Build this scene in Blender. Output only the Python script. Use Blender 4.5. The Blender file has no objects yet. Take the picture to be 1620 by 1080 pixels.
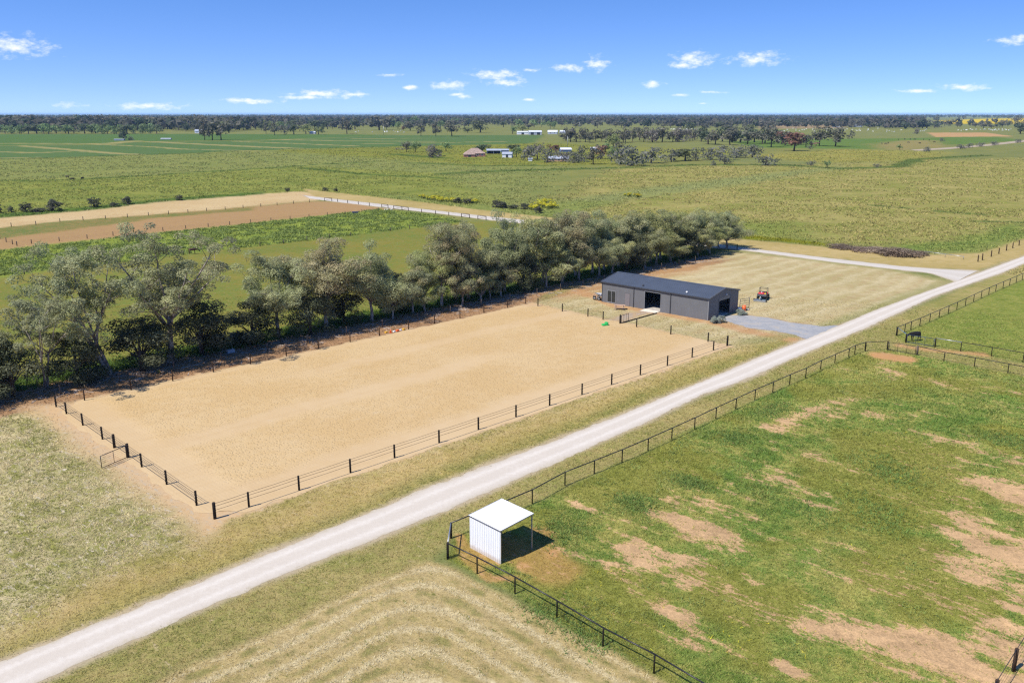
import bpy, bmesh, math, random
import numpy as np
from mathutils import Vector

scene = bpy.context.scene
COL = scene.collection
R = math.radians

# ------------------------------------------------------------------ camera
CAM_H = 30.0
PITCH = R(14.868)
FPX = 1356.0                       # focal length in pixels of the 1620 wide frame
cam = bpy.data.cameras.new('camera')
cam.sensor_width = 36.0
cam.lens = FPX / 1620.0 * 36.0
cam.clip_start = 0.5
cam.clip_end = 60000.0
cam_o = bpy.data.objects.new('camera', cam)
cam_o.location = (0, 0, CAM_H)
cam_o.rotation_euler = (R(90) - PITCH, 0, 0)
COL.objects.link(cam_o)
scene.camera = cam_o

# ------------------------------------------------------------------ sun, sky, exposure
SUN_EL = R(53.5)
SUN_AZ = R(217.0)                  # direction towards the sun, counted from +X
sun = bpy.data.lights.new('sun', 'SUN')
sun.energy = 4.7
sun.angle = R(0.53)
sun.color = (1.0, 0.945, 0.85)
sun_o = bpy.data.objects.new('sun', sun)
sd = Vector((math.cos(SUN_EL) * math.cos(SUN_AZ), math.cos(SUN_EL) * math.sin(SUN_AZ), math.sin(SUN_EL)))
sun_o.rotation_euler = sd.to_track_quat('Z', 'Y').to_euler()
sun_o.location = (-60, -40, 120)
COL.objects.link(sun_o)

scene.view_settings.view_transform = 'Standard'
scene.view_settings.look = 'None'
scene.view_settings.gamma = 1.0
scene.view_settings.exposure = 0.45
scene.view_settings.use_curve_mapping = False
scene.cycles.volume_bounces = 1
scene.cycles.max_bounces = 8
scene.cycles.diffuse_bounces = 5
scene.cycles.transparent_max_bounces = 8
scene.cycles.use_denoising = False
scene.cycles.filter_width = 1.3
scene.cycles.sample_clamp_indirect = 2.0

SKY_STRENGTH = 0.146
world = bpy.data.worlds.new('World')
scene.world = world
world.use_nodes = True


def build_sky():
    nt = world.node_tree
    N = nt.nodes
    L = nt.links
    N.clear()
    out = N.new('ShaderNodeOutputWorld')
    bg = N.new('ShaderNodeBackground')
    bg.inputs[1].default_value = SKY_STRENGTH
    L.new(bg.outputs[0], out.inputs[0])
    sky = N.new('ShaderNodeTexSky')
    sky.sky_type = 'NISHITA'
    sky.sun_disc = False
    sky.sun_elevation = SUN_EL
    sky.sun_rotation = math.atan2(math.cos(SUN_AZ), math.sin(SUN_AZ))
    sky.altitude = 100
    sky.air_density = 1.0
    sky.dust_density = 0.1
    sky.ozone_density = 1.6
    hs = N.new('ShaderNodeHueSaturation')
    hs.inputs['Saturation'].default_value = 1.32
    hs.inputs['Value'].default_value = 1.0
    L.new(sky.outputs[0], hs.inputs['Color'])
    tint = N.new('ShaderNodeMix')
    tint.data_type = 'RGBA'
    tint.blend_type = 'MULTIPLY'
    tint.inputs[0].default_value = 1.0
    tint.inputs[7].default_value = (0.98, 0.845, 1.02, 1)
    L.new(hs.outputs[0], tint.inputs[6])
    # direction -> (azimuth, elevation); the clear dry air shows its blue low down
    tc = N.new('ShaderNodeTexCoord')
    lift = N.new('ShaderNodeVectorMath')
    lift.operation = 'MULTIPLY_ADD'
    lift.inputs[1].default_value = (1, 1, 1.7)
    lift.inputs[2].default_value = (0, 0, 0.115)
    L.new(tc.outputs['Generated'], lift.inputs[0])
    nrm = N.new('ShaderNodeVectorMath')
    nrm.operation = 'NORMALIZE'
    L.new(lift.outputs[0], nrm.inputs[0])
    L.new(nrm.outputs[0], sky.inputs[0])
    sp = N.new('ShaderNodeSeparateXYZ')
    L.new(tc.outputs['Generated'], sp.inputs[0])

    def m(op, a, b=None, c=None):
        n = N.new('ShaderNodeMath')
        n.operation = op
        for i, v in enumerate((a, b, c)):
            if v is None:
                continue
            if isinstance(v, (int, float)):
                n.inputs[i].default_value = v
            else:
                L.new(v, n.inputs[i])
        return n.outputs[0]
    az = m('ARCTAN2', sp.outputs[0], sp.outputs[1])
    el = m('ARCSINE', sp.outputs[2])
    cb = N.new('ShaderNodeCombineXYZ')
    L.new(az, cb.inputs[0])
    L.new(el, cb.inputs[1])
    # small fair-weather clouds: (azimuth, elevation, half width, half height) in degrees
    pix = [(22, 73, 52, 17), (712, 135, 36, 9), (785, 119, 46, 10), (800, 131, 40, 8), (900, 108, 28, 8), (945, 101, 24, 12),
           (1097, 95, 44, 14), (1080, 103, 24, 6), (1198, 93, 46, 12), (1034, 133, 20, 7), (1523, 138, 36, 6),
           (1455, 144, 28, 4), (510, 149, 60, 8), (560, 150, 30, 4), (400, 160, 56, 5), (235, 168, 60, 6), (108, 166, 22, 5),
           (375, 160, 30, 5), (1612, 63, 34, 8), (840, 111, 16, 4), (735, 153, 16, 4), (648, 139, 18, 4), (1076, 150, 14, 3),
           (1128, 146, 20, 3), (838, 158, 14, 3), (720, 150, 18, 3), (615, 119, 22, 3), (1110, 164, 10, 2), (490, 154, 60, 4)]
    cl = []
    for px, py, hw, hh in pix:
        u = (px - 810) / FPX
        v = (540 - py) / FPX
        d = Vector((u, math.cos(PITCH) + v * math.sin(PITCH), -math.sin(PITCH) + v * math.cos(PITCH))).normalized()
        cl.append((math.atan2(d.x, d.y), math.asin(d.z), hw / FPX, hh / FPX))
    rr = random.Random(5)
    for k in range(18):                            # the same kind of clouds all round
        a = rr.uniform(R(42), R(318))
        if a > math.pi:
            a -= 2 * math.pi
        e = R(1.0 + 9.0 * rr.random() ** 1.4)
        w = R(rr.uniform(0.5, 2.2)) * (0.6 + e * 4)
        cl.append((a, e, w, w * rr.uniform(0.14, 0.3)))
    best = None
    for a, e, w, h in cl:
        s = N.new('ShaderNodeVectorMath')
        s.operation = 'MULTIPLY_ADD'
        s.inputs[1].default_value = (1 / w, 1 / h, 0)
        s.inputs[2].default_value = (-a / w, -e / h, 0)
        L.new(cb.outputs[0], s.inputs[0])
        ln = N.new('ShaderNodeVectorMath')
        ln.operation = 'LENGTH'
        L.new(s.outputs[0], ln.inputs[0])
        best = ln.outputs['Value'] if best is None else m('MINIMUM', best, ln.outputs['Value'])
    mp = N.new('ShaderNodeMapping')
    mp.inputs['Scale'].default_value = (75, 150, 1)
    L.new(cb.outputs[0], mp.inputs[0])
    nz = N.new('ShaderNodeTexNoise')
    nz.inputs['Scale'].default_value = 1.0
    nz.inputs['Detail'].default_value = 7.0
    nz.inputs['Roughness'].default_value = 0.62
    L.new(mp.outputs[0], nz.inputs['Vector'])
    dens = m('ADD', m('SUBTRACT', 1.0, best), m('MULTIPLY', m('SUBTRACT', nz.outputs[0], 0.52), 2.9))
    mr = N.new('ShaderNodeMapRange')
    mr.interpolation_type = 'SMOOTHSTEP'
    mr.inputs['From Min'].default_value = -0.05
    mr.inputs['From Max'].default_value = 1.3
    mr.inputs['To Max'].default_value = 0.95
    L.new(dens, mr.inputs[0])
    mix = N.new('ShaderNodeMix')
    mix.data_type = 'RGBA'
    L.new(mr.outputs[0], mix.inputs[0])
    L.new(tint.outputs[2], mix.inputs[6])
    mix.inputs[7].default_value = (0.80 / SKY_STRENGTH, 0.83 / SKY_STRENGTH, 0.88 / SKY_STRENGTH, 1)
    L.new(mix.outputs[2], bg.inputs[0])


build_sky()

# ------------------------------------------------------------------ helpers


def gp(x, y, z=0.0):
    """point of the plane at height z that the survey photograph shows at pixel (x, y)"""
    u = (x - 810) / FPX
    v = (540 - y) / FPX
    c, s = math.cos(PITCH), math.sin(PITCH)
    d = (u, c + v * s, -s + v * c)
    t = (z - CAM_H) / d[2]
    return Vector((t * d[0], t * d[1], z))


def height_at(xb, yb, yt):
    """height in metres of something standing at pixel (xb, yb) whose top is at row yt"""
    b = gp(xb, yb)
    c, s = math.cos(PITCH), math.sin(PITCH)
    k = (540 - yt) / FPX
    # yc/zc = k with yc = Y s + Z c, zc = Y c - Z s
    return CAM_H + b.y * (k * c - s) / (c + k * s)


def px_size(xb, yb):
    b = gp(xb, yb)
    return (b.y * math.cos(PITCH) + CAM_H * math.sin(PITCH)) / FPX


def lin(r, g, b, k=1.0):
    def f(c):
        c /= 255.0
        return (c / 12.92 if c <= 0.04045 else ((c + 0.055) / 1.055) ** 2.4) * k
    return (f(r), f(g), f(b))


KA = 0.62


def alb(r, g, b, k=KA):
    return lin(r, g, b, k)


rng = np.random.default_rng(11)


def _h(ix, iy, seed):
    n = (ix.astype(np.int64) * 374761393 + iy.astype(np.int64) * 668265263 + seed * 974634777) & 0x7fffffff
    n = ((n ^ (n >> 13)) * 1274126177) & 0x7fffffff
    n = (n ^ (n >> 16)) & 0xffffff
    return n / float(0xffffff)


def vnoise(x, y, seed=0):
    x = np.asarray(x, float)
    y = np.asarray(y, float)
    ix = np.floor(x)
    iy = np.floor(y)
    fx = x - ix
    fy = y - iy
    fx = fx * fx * (3 - 2 * fx)
    fy = fy * fy * (3 - 2 * fy)
    a = _h(ix, iy, seed)
    b = _h(ix + 1, iy, seed)
    c = _h(ix, iy + 1, seed)
    d = _h(ix + 1, iy + 1, seed)
    return (a * (1 - fx) + b * fx) * (1 - fy) + (c * (1 - fx) + d * fx) * fy


def fbm(x, y, seed=0, octv=4):
    t = 0
    a = 0.5
    s = 0
    for o in range(octv):
        t = t + a * vnoise(x * 2 ** o, y * 2 ** o, seed + o * 7)
        s += a
        a *= 0.55
    return t / s


def sstep(a, b, x):
    t = np.clip((x - a) / (b - a), 0, 1)
    return t * t * (3 - 2 * t)


def poly_sdf(x, y, pts):
    """positive inside"""
    P = np.asarray(pts, float)
    d = np.full(x.shape, 1e18)
    ins = np.zeros(x.shape, bool)
    n = len(P)
    for i in range(n):
        ax, ay = P[i]
        bx, by = P[(i + 1) % n]
        ex, ey = bx - ax, by - ay
        t = np.clip(((x - ax) * ex + (y - ay) * ey) / (ex * ex + ey * ey + 1e-12), 0, 1)
        d = np.minimum(d, (x - ax - t * ex) ** 2 + (y - ay - t * ey) ** 2)
        cr = ((ay > y) != (by > y))
        with np.errstate(divide='ignore', invalid='ignore'):
            xi = ax + (y - ay) * ex / (ey if abs(ey) > 1e-12 else 1e-12)
        ins ^= cr & (x < xi)
    d = np.sqrt(d)
    return np.where(ins, d, -d)


def line_dist(x, y, pts):
    P = np.asarray(pts, float)
    d = np.full(x.shape, 1e18)
    for i in range(len(P) - 1):
        ax, ay = P[i]
        bx, by = P[i + 1]
        ex, ey = bx - ax, by - ay
        t = np.clip(((x - ax) * ex + (y - ay) * ey) / (ex * ex + ey * ey + 1e-12), 0, 1)
        d = np.minimum(d, (x - ax - t * ex) ** 2 + (y - ay - t * ey) ** 2)
    return np.sqrt(d)


def W(pts):
    return [tuple(gp(*p)[:2]) for p in pts]


def tag(o, label=None, cat=None, group=None, kind=None):
    if label:
        o['label'] = label
    if cat:
        o['category'] = cat
    if group:
        o['group'] = group
    if kind:
        o['kind'] = kind
    return o


def link(o, parent=None):
    COL.objects.link(o)
    if parent is not None:
        o.parent = parent
    return o


def empty(name, loc=(0, 0, 0), rz=0.0):
    o = bpy.data.objects.new(name, None)
    o.location = loc
    o.rotation_euler = (0, 0, rz)
    o.empty_display_size = 0.5
    return link(o)


def mesh_np(name, V, F, mats=(), cols=None, smooth=False, mat_idx=None):
    V = np.asarray(V, np.float32)
    F = np.asarray(F, np.int32)
    me = bpy.data.meshes.new(name)
    nf, k = F.shape
    me.vertices.add(len(V))
    me.vertices.foreach_set('co', V.ravel())
    me.loops.add(nf * k)
    me.loops.foreach_set('vertex_index', F.ravel())
    me.polygons.add(nf)
    me.polygons.foreach_set('loop_start', np.arange(0, nf * k, k, dtype=np.int32))
    me.polygons.foreach_set('loop_total', np.full(nf, k, np.int32))
    if smooth:
        me.polygons.foreach_set('use_smooth', np.ones(nf, bool))
    for mm in (mats if isinstance(mats, (list, tuple)) else [mats]):
        me.materials.append(mm)
    if mat_idx is not None:
        me.polygons.foreach_set('material_index', np.asarray(mat_idx, np.int32))
    if cols:
        for nm, arr in cols.items():
            arr = np.asarray(arr, np.float32)
            if arr.ndim == 1:
                a = me.attributes.new(nm, 'FLOAT', 'POINT')
                a.data.foreach_set('value', arr)
            else:
                a = me.attributes.new(nm, 'FLOAT_COLOR', 'POINT')
                if arr.shape[1] == 3:
                    arr = np.concatenate([arr, np.ones((len(arr), 1), np.float32)], 1)
                a.data.foreach_set('color', arr.ravel())
    me.update(calc_edges=True)
    me.validate(verbose=False)
    return me


class MB:
    """collects simple shapes into one mesh"""

    def __init__(self):
        self.v = []
        self.f = []
        self.s = []

    def add(self, vs, fs, smooth=False):
        b = len(self.v)
        self.v += [tuple(p) for p in vs]
        self.f += [tuple(b + i for i in f) for f in fs]
        self.s += [smooth] * len(fs)
        return self

    def box(self, x0, x1, y0, y1, z0, z1, bev=0.0):
        if bev <= 0:
            vs = [(x, y, z) for z in (z0, z1) for y in (y0, y1) for x in (x0, x1)]
            fs = [(0, 2, 3, 1), (4, 5, 7, 6), (0, 1, 5, 4), (2, 6, 7, 3), (0, 4, 6, 2), (1, 3, 7, 5)]
            return self.add(vs, fs)
        bm = bmesh.new()
        bmesh.ops.create_cube(bm, size=1)
        for v in bm.verts:
            v.co = Vector(((x0 + x1) / 2 + v.co.x * (x1 - x0), (y0 + y1) / 2 + v.co.y * (y1 - y0), (z0 + z1) / 2 + v.co.z * (z1 - z0)))
        bmesh.ops.bevel(bm, geom=bm.edges[:], offset=bev, segments=2, affect='EDGES', profile=0.5)
        self.bm(bm)
        return self

    def bm(self, bm, smooth=False):
        bm.verts.ensure_lookup_table()
        bm.verts.index_update()
        self.add([v.co[:] for v in bm.verts], [tuple(v.index for v in f.verts) for f in bm.faces], smooth)
        bm.free()

    def beam(self, a, b, w, h=None, up=(0, 0, 1)):
        h = h or w
        a = Vector(a)
        b = Vector(b)
        d = (b - a).normalized()
        u = Vector(up)
        s = d.cross(u)
        if s.length < 1e-4:
            s = d.cross(Vector((1, 0, 0)))
        s.normalize()
        t = s.cross(d)
        vs = []
        for p in (a, b):
            for i, j in ((-1, -1), (1, -1), (1, 1), (-1, 1)):
                vs.append(p + s * (w / 2 * i) + t * (h / 2 * j))
        return self.add(vs, [(0, 1, 2, 3), (7, 6, 5, 4), (0, 4, 5, 1), (1, 5, 6, 2), (2, 6, 7, 3), (3, 7, 4, 0)])

    def tube(self, pts, rad, n=8, caps=True, smooth=True):
        pts = [Vector(p) for p in pts]
        if isinstance(rad, (int, float)):
            rad = [rad] * len(pts)
        ref = None
        vs = []
        for i, p in enumerate(pts):
            d = (pts[min(i + 1, len(pts) - 1)] - pts[max(i - 1, 0)])
            d = d.normalized() if d.length > 1e-9 else Vector((0, 0, 1))
            if ref is None:
                ref = d.cross(Vector((0.3, 0.9, 0.1)) if abs(d.y) < 0.9 else Vector((1, 0, 0))).normalized()
            ref = (ref - d * ref.dot(d)).normalized()
            o = d.cross(ref)
            for k in range(n):
                a = 2 * math.pi * k / n
                vs.append(p + (ref * math.cos(a) + o * math.sin(a)) * rad[i])
        fs = []
        for i in range(len(pts) - 1):
            for k in range(n):
                k2 = (k + 1) % n
                fs.append((i * n + k, i * n + k2, (i + 1) * n + k2, (i + 1) * n + k))
        b = len(self.v)
        self.add(vs, fs, smooth)
        if caps:
            self.f.append(tuple(b + k for k in reversed(range(n))))
            self.f.append(tuple(b + (len(pts) - 1) * n + k for k in range(n)))
            self.s += [False, False]
        return self

    def ball(self, c, r, seg=10, rings=6):
        c = Vector(c)
        r = Vector(r) if not isinstance(r, (int, float)) else Vector((r, r, r))
        vs = [c + Vector((0, 0, r.z))]
        for i in range(1, rings):
            t = math.pi * i / rings
            for k in range(seg):
                a = 2 * math.pi * k / seg
                vs.append(c + Vector((r.x * math.sin(t) * math.cos(a), r.y * math.sin(t) * math.sin(a), r.z * math.cos(t))))
        vs.append(c - Vector((0, 0, r.z)))
        fs = [(0, 1 + k, 1 + (k + 1) % seg) for k in range(seg)]
        for i in range(rings - 2):
            for k in range(seg):
                a = 1 + i * seg + k
                b = 1 + i * seg + (k + 1) % seg
                fs.append((a, a + seg, b + seg, b))
        e = len(vs) - 1
        fs += [(e, 1 + (rings - 2) * seg + (k + 1) % seg, 1 + (rings - 2) * seg + k) for k in range(seg)]
        return self.add(vs, fs, True)

    def mesh(self, name, mat):
        me = bpy.data.meshes.new(name)
        me.from_pydata(self.v, [], self.f)
        if mat is not None:
            me.materials.append(mat)
        me.polygons.foreach_set('use_smooth', self.s)
        me.update()
        return me

    def build(self, name, mat, parent=None, loc=None, rz=None):
        o = bpy.data.objects.new(name, self.mesh(name, mat))
        if loc is not None:
            o.location = loc
        if rz is not None:
            o.rotation_euler = (0, 0, rz)
        return link(o, parent)


def inst(name, me, parent=None, loc=(0, 0, 0), rz=0.0, sc=None):
    o = bpy.data.objects.new(name, me)
    o.location = loc
    o.rotation_euler = (0, 0, rz)
    if sc is not None:
        o.scale = sc if not isinstance(sc, (int, float)) else (sc, sc, sc)
    return link(o, parent)


def copy_tree(o, parent=None):
    c = o.copy()
    COL.objects.link(c)
    c.parent = parent
    for ch in list(o.children):
        copy_tree(ch, c)
    return c


# ------------------------------------------------------------------ materials
def new_mat(name):
    mt = bpy.data.materials.new(name)
    mt.use_nodes = True
    nt = mt.node_tree
    nt.nodes.clear()
    out = nt.nodes.new('ShaderNodeOutputMaterial')
    return mt, nt, out


class NT:
    def __init__(self, nt):
        self.nt = nt

    def n(self, t, **kw):
        n = self.nt.nodes.new(t)
        for k, v in kw.items():
            setattr(n, k, v)
        return n

    def set(self, sock, v):
        if isinstance(v, bpy.types.NodeSocket):
            self.nt.links.new(v, sock)
        elif isinstance(v, (tuple, list)) and len(v) == 3 and sock.type == 'RGBA':
            sock.default_value = (*v, 1)
        else:
            sock.default_value = v

    def math(self, op, a, b=None, c=None, clamp=False):
        n = self.n('ShaderNodeMath', operation=op, use_clamp=clamp)
        for i, v in enumerate((a, b, c)):
            if v is not None:
                self.set(n.inputs[i], v)
        return n.outputs[0]

    def mix(self, f, a, b, blend='MIX'):
        n = self.n('ShaderNodeMix', data_type='RGBA', blend_type=blend)
        self.set(n.inputs[0], f)
        self.set(n.inputs[6], a)
        self.set(n.inputs[7], b)
        return n.outputs[2]

    def noise(self, vec, scale, detail=4.0, rough=0.55, dist=0.0):
        n = self.n('ShaderNodeTexNoise')
        if vec is not None:
            self.set(n.inputs['Vector'], vec)
        n.inputs['Scale'].default_value = scale
        n.inputs['Detail'].default_value = detail
        n.inputs['Roughness'].default_value = rough
        n.inputs['Distortion'].default_value = dist
        return n.outputs[0]

    def ramp(self, x, a, b, lo=0.0, hi=1.0, smooth=True):
        n = self.n('ShaderNodeMapRange', interpolation_type='SMOOTHSTEP' if smooth else 'LINEAR')
        self.set(n.inputs[0], x)
        self.set(n.inputs[1], a)
        self.set(n.inputs[2], b)
        self.set(n.inputs[3], lo)
        self.set(n.inputs[4], hi)
        return n.outputs[0]

    def attr(self, name, out='Color'):
        n = self.n('ShaderNodeAttribute', attribute_name=name)
        return n.outputs[out]

    def pos(self):
        return self.n('ShaderNodeNewGeometry').outputs['Position']

    def mapping(self, vec, scale=(1, 1, 1), rot=(0, 0, 0)):
        n = self.n('ShaderNodeMapping')
        self.set(n.inputs[0], vec)
        n.inputs['Scale'].default_value = scale
        n.inputs['Rotation'].default_value = rot
        return n.outputs[0]

    def bump(self, h, strength=0.5, dist=0.1):
        n = self.n('ShaderNodeBump')
        self.set(n.inputs['Height'], h)
        self.set(n.inputs['Strength'], strength)
        self.set(n.inputs['Distance'], dist)
        return n.outputs[0]

    def principled(self, out, col, rough=0.8, spec=0.3, metal=0.0, normal=None, **kw):
        n = self.n('ShaderNodeBsdfPrincipled')
        self.set(n.inputs['Base Color'], col)
        self.set(n.inputs['Roughness'], rough)
        self.set(n.inputs['Specular IOR Level'], spec)
        self.set(n.inputs['Metallic'], metal)
        if normal is not None:
            self.set(n.inputs['Normal'], normal)
        for k, v in kw.items():
            self.set(n.inputs[k.replace('_', ' ')], v)
        self.nt.links.new(n.outputs[0], out.inputs[0])
        return n


def simple(name, col, rough=0.7, spec=0.3, metal=0.0, var=0.15, scale=3.0, bump=0.0, **kw):
    mt, nt, out = new_mat(name)
    t = NT(nt)
    nz = t.noise(t.n('ShaderNodeTexCoord').outputs['Object'], scale, 6, 0.6)
    c = t.mix(t.ramp(nz, 0.3, 0.7), tuple(v * (1 - var) for v in col), tuple(min(1, v * (1 + var)) for v in col))
    nrm = t.bump(nz, bump, 0.02) if bump else None
    t.principled(out, c, rough, spec, metal, nrm, **kw)
    return mt


M = {}
M['black_paint'] = simple('black_paint', (0.014, 0.013, 0.013), 0.42, 0.5, var=0.3)
M['black_timber'] = simple('black_timber', (0.022, 0.017, 0.014), 0.85, 0.2, var=0.4, scale=9, bump=0.3)
M['grey_timber'] = simple('grey_timber', (0.12, 0.095, 0.075), 0.9, 0.2, var=0.35, scale=9, bump=0.3)
M['brown_timber'] = simple('brown_timber', (0.055, 0.034, 0.022), 0.88, 0.2, var=0.35, scale=9, bump=0.3)
M['pale_timber'] = simple('pale_timber', (0.42, 0.28, 0.19), 0.85, 0.2, var=0.2, scale=8, bump=0.2)
M['wire'] = simple('wire', (0.05, 0.04, 0.035), 0.6, 0.4, var=0.1)
M['galv'] = simple('galvanised_steel', (0.42, 0.44, 0.46), 0.42, 0.5, metal=0.7, var=0.1)
M['wall_steel'] = simple('wall_steel', (0.128, 0.131, 0.139), 0.5, 0.35, var=0.05, scale=0.7)
M['roof_steel'] = simple('roof_steel', (0.070, 0.082, 0.102), 0.42, 0.4, var=0.07, scale=0.5)
M['trim_steel'] = simple('trim_steel', (0.045, 0.048, 0.056), 0.45, 0.4, var=0.06)
M['trim_pale'] = simple('trim_pale', (0.20, 0.205, 0.215), 0.45, 0.4, var=0.05)
M['door_steel'] = simple('door_steel', (0.165, 0.152, 0.158), 0.5, 0.3, var=0.05)
M['white_steel'] = simple('white_steel', (0.70, 0.71, 0.73), 0.4, 0.4, var=0.025, scale=1.2)


def dirty_white():
    mt, nt, out = new_mat('white_wall_steel')
    t = NT(nt)
    oc = t.n('ShaderNodeTexCoord').outputs['Object']
    sp = t.n('ShaderNodeSeparateXYZ')
    t.set(sp.inputs[0], oc)
    n1 = t.noise(oc, 3.0, 6, .65)
    n2 = t.noise(t.mapping(oc, (6, 6, .5)), 1.0, 4, .6)
    c = t.mix(t.ramp(n2, .35, .7), (.66, .67, .69), (.71, .72, .735))
    d = t.ramp(t.math('SUBTRACT', sp.outputs[2], t.math('MULTIPLY', n1, .55)), -.15, .18, 1.0, 0.0)
    c = t.mix(t.math('MULTIPLY', d, .55), c, (.40, .30, .21))
    t.principled(out, c, .4, .4)
    return mt


M['white_wall'] = dirty_white()
M['concrete'] = simple('concrete', (0.42, 0.39, 0.35), 0.9, 0.2, var=0.18, scale=2, bump=0.2)
M['glass'] = simple('window_glass', (0.02, 0.024, 0.028), 0.06, 0.6, var=0.1)
M['lamp_white'] = simple('lamp_white', (0.78, 0.77, 0.74), 0.4, 0.4, var=0.03)
M['red_plastic'] = simple('red_plastic', (0.55, 0.025, 0.03), 0.4, 0.4, var=0.1)
M['yellow_plastic'] = simple('yellow_plastic', (0.75, 0.42, 0.04), 0.45, 0.4, var=0.1)
M['orange_plastic'] = simple('orange_plastic', (0.75, 0.13, 0.03), 0.45, 0.4, var=0.1)
M['white_plastic'] = simple('white_plastic', (0.75, 0.75, 0.76), 0.45, 0.4, var=0.05)
M['green_plastic'] = simple('green_plastic', (0.03, 0.42, 0.10), 0.5, 0.4, var=0.1)
M['black_plastic'] = simple('black_plastic', (0.022, 0.023, 0.025), 0.5, 0.4, var=0.2)
M['grey_plastic'] = simple('grey_plastic', (0.09, 0.095, 0.10), 0.5, 0.4, var=0.2)
M['tyre'] = simple('tyre_rubber', (0.018, 0.018, 0.018), 0.9, 0.2, var=0.2)
M['blue_steel'] = simple('blue_steel', (0.10, 0.17, 0.24), 0.45, 0.4, var=0.2)
M['blue_paint'] = simple('blue_paint', (0.045, 0.14, 0.32), 0.4, 0.4, var=0.1)
M['navy_paint'] = simple('navy_paint', (0.02, 0.04, 0.10), 0.4, 0.4, var=0.1)
M['horse_black'] = simple('black_horse_coat', (0.016, 0.013, 0.012), 0.55, 0.3, var=0.2)
M['horse_brown'] = simple('brown_horse_coat', (0.06, 0.028, 0.016), 0.55, 0.3, var=0.25)
M['cow_dark'] = simple('dark_cattle_coat', (0.035, 0.028, 0.024), 0.7, 0.2, var=0.3)
M['wool'] = simple('pale_wrap', (0.72, 0.72, 0.69), 0.7, 0.3, var=0.1)
M['tile_roof'] = simple('terracotta_roof', (0.30, 0.22, 0.18), 0.9, 0.2, var=0.3, scale=1.0)
M['brick'] = simple('red_brick_wall', (0.30, 0.14, 0.11), 0.9, 0.2, var=0.2, scale=1.5)
M['farm_white'] = simple('painted_farm_steel', (0.62, 0.64, 0.68), 0.5, 0.4, var=0.08, scale=0.4)
M['farm_blue'] = simple('blue_farm_steel', (0.10, 0.16, 0.27), 0.5, 0.4, var=0.1, scale=0.4)
M['farm_grey'] = simple('grey_farm_steel', (0.34, 0.37, 0.42), 0.5, 0.4, var=0.1, scale=0.4)
M['bay_shade'] = simple('painted_bay_shade', (0.03, 0.035, 0.045), 0.9, 0.2, var=0.2)


def leaf_mat(name, trans=0.42, rough=0.75):
    mt, nt, out = new_mat(name)
    t = NT(nt)
    c = t.attr('col')
    oi = t.n('ShaderNodeObjectInfo').outputs['Random']
    hsv = t.n('ShaderNodeHueSaturation')
    t.set(hsv.inputs['Color'], c)
    t.set(hsv.inputs['Value'], t.ramp(oi, 0, 1, 0.88, 1.12, False))
    t.set(hsv.inputs['Hue'], t.ramp(t.math('FRACT', t.math('MULTIPLY', oi, 7.3)), 0, 1, 0.488, 0.508, False))
    p = t.n('ShaderNodeBsdfPrincipled')
    t.set(p.inputs['Base Color'], hsv.outputs[0])
    p.inputs['Roughness'].default_value = rough
    p.inputs['Specular IOR Level'].default_value = 0.25
    tr = t.n('ShaderNodeBsdfTranslucent')
    t.set(tr.inputs[0], hsv.outputs[0])
    mx = t.n('ShaderNodeMixShader')
    mx.inputs[0].default_value = trans
    nt.links.new(p.outputs[0], mx.inputs[1])
    nt.links.new(tr.outputs[0], mx.inputs[2])
    nt.links.new(mx.outputs[0], out.inputs[0])
    return mt


M['leaf'] = leaf_mat('leaves')
M['grass'] = leaf_mat('grass_blades', 0.3, 0.8)


def bark(name, a, b):
    mt, nt, out = new_mat(name)
    t = NT(nt)
    oc = t.n('ShaderNodeTexCoord').outputs['Object']
    nz = t.noise(t.mapping(oc, (3, 3, 0.6)), 1.2, 6, 0.65)
    c = t.mix(t.ramp(nz, 0.42, 0.6), a, b)
    t.principled(out, c, 0.85, 0.2, normal=t.bump(nz, 0.4, 0.03))
    return mt


M['bark_pale'] = bark('pale_gum_bark', (0.36, 0.32, 0.28), (0.13, 0.10, 0.085))
M['bark_dark'] = bark('dark_bark', (0.12, 0.085, 0.065), (0.05, 0.036, 0.03))

# ------------------------------------------------------------------ the arena's own axes
A0 = gp(340, 820)
UAZ = R(44.52)
UD = Vector((math.cos(UAZ), math.sin(UAZ), 0))
VD = Vector((-math.sin(UAZ), math.cos(UAZ), 0))


def uvp(u, v, z=0.0):
    p = A0 + UD * u + VD * v
    return Vector((p.x, p.y, z))


def to_uv(x, y):
    dx = x - A0.x
    dy = y - A0.y
    return dx * UD.x + dy * UD.y, dx * VD.x + dy * VD.y


ROAD_L = [(-420, 1230), (0, 1045), (200, 968), (411, 880), (522, 836), (611, 800), (670, 773), (900, 688), (1000, 649), (1144, 589), (1212, 560), (1272, 537), (1329, 514), (1370, 496), (1440, 470), (1509, 446), (1571, 423), (1620, 405), (1680, 383), (1800, 345)]
ROAD_R = [(-300, 1260), (57, 1080), (200, 1015), (340, 954), (478, 896), (633, 837), (717, 802), (900, 722), (1000, 678), (1111, 624), (1180, 600), (1270, 560), (1370, 519), (1479, 468), (1587, 431), (1620, 417), (1680, 392), (1800, 352)]
BACK_T = [(480, 309), (512, 313), (604, 323), (662, 330), (760, 341), (830, 348), (1000, 371), (1130, 386), (1180, 392), (1316, 409), (1424, 421), (1479, 425), (1547, 428)]
BACK_B = [(490, 314), (527, 319), (596, 327), (695, 338), (765, 347), (830, 354), (1000, 377), (1130, 392), (1193, 398), (1316, 414.5), (1424, 427), (1473, 432), (1512, 446)]
APRON = [(1152, 499), (1177, 498), (1217, 503), (1252, 510), (1300, 516), (1336, 514), (1300, 532), (1277, 537), (1262, 531), (1231, 524), (1190, 520), (1160, 511), (1143, 506)]

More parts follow.
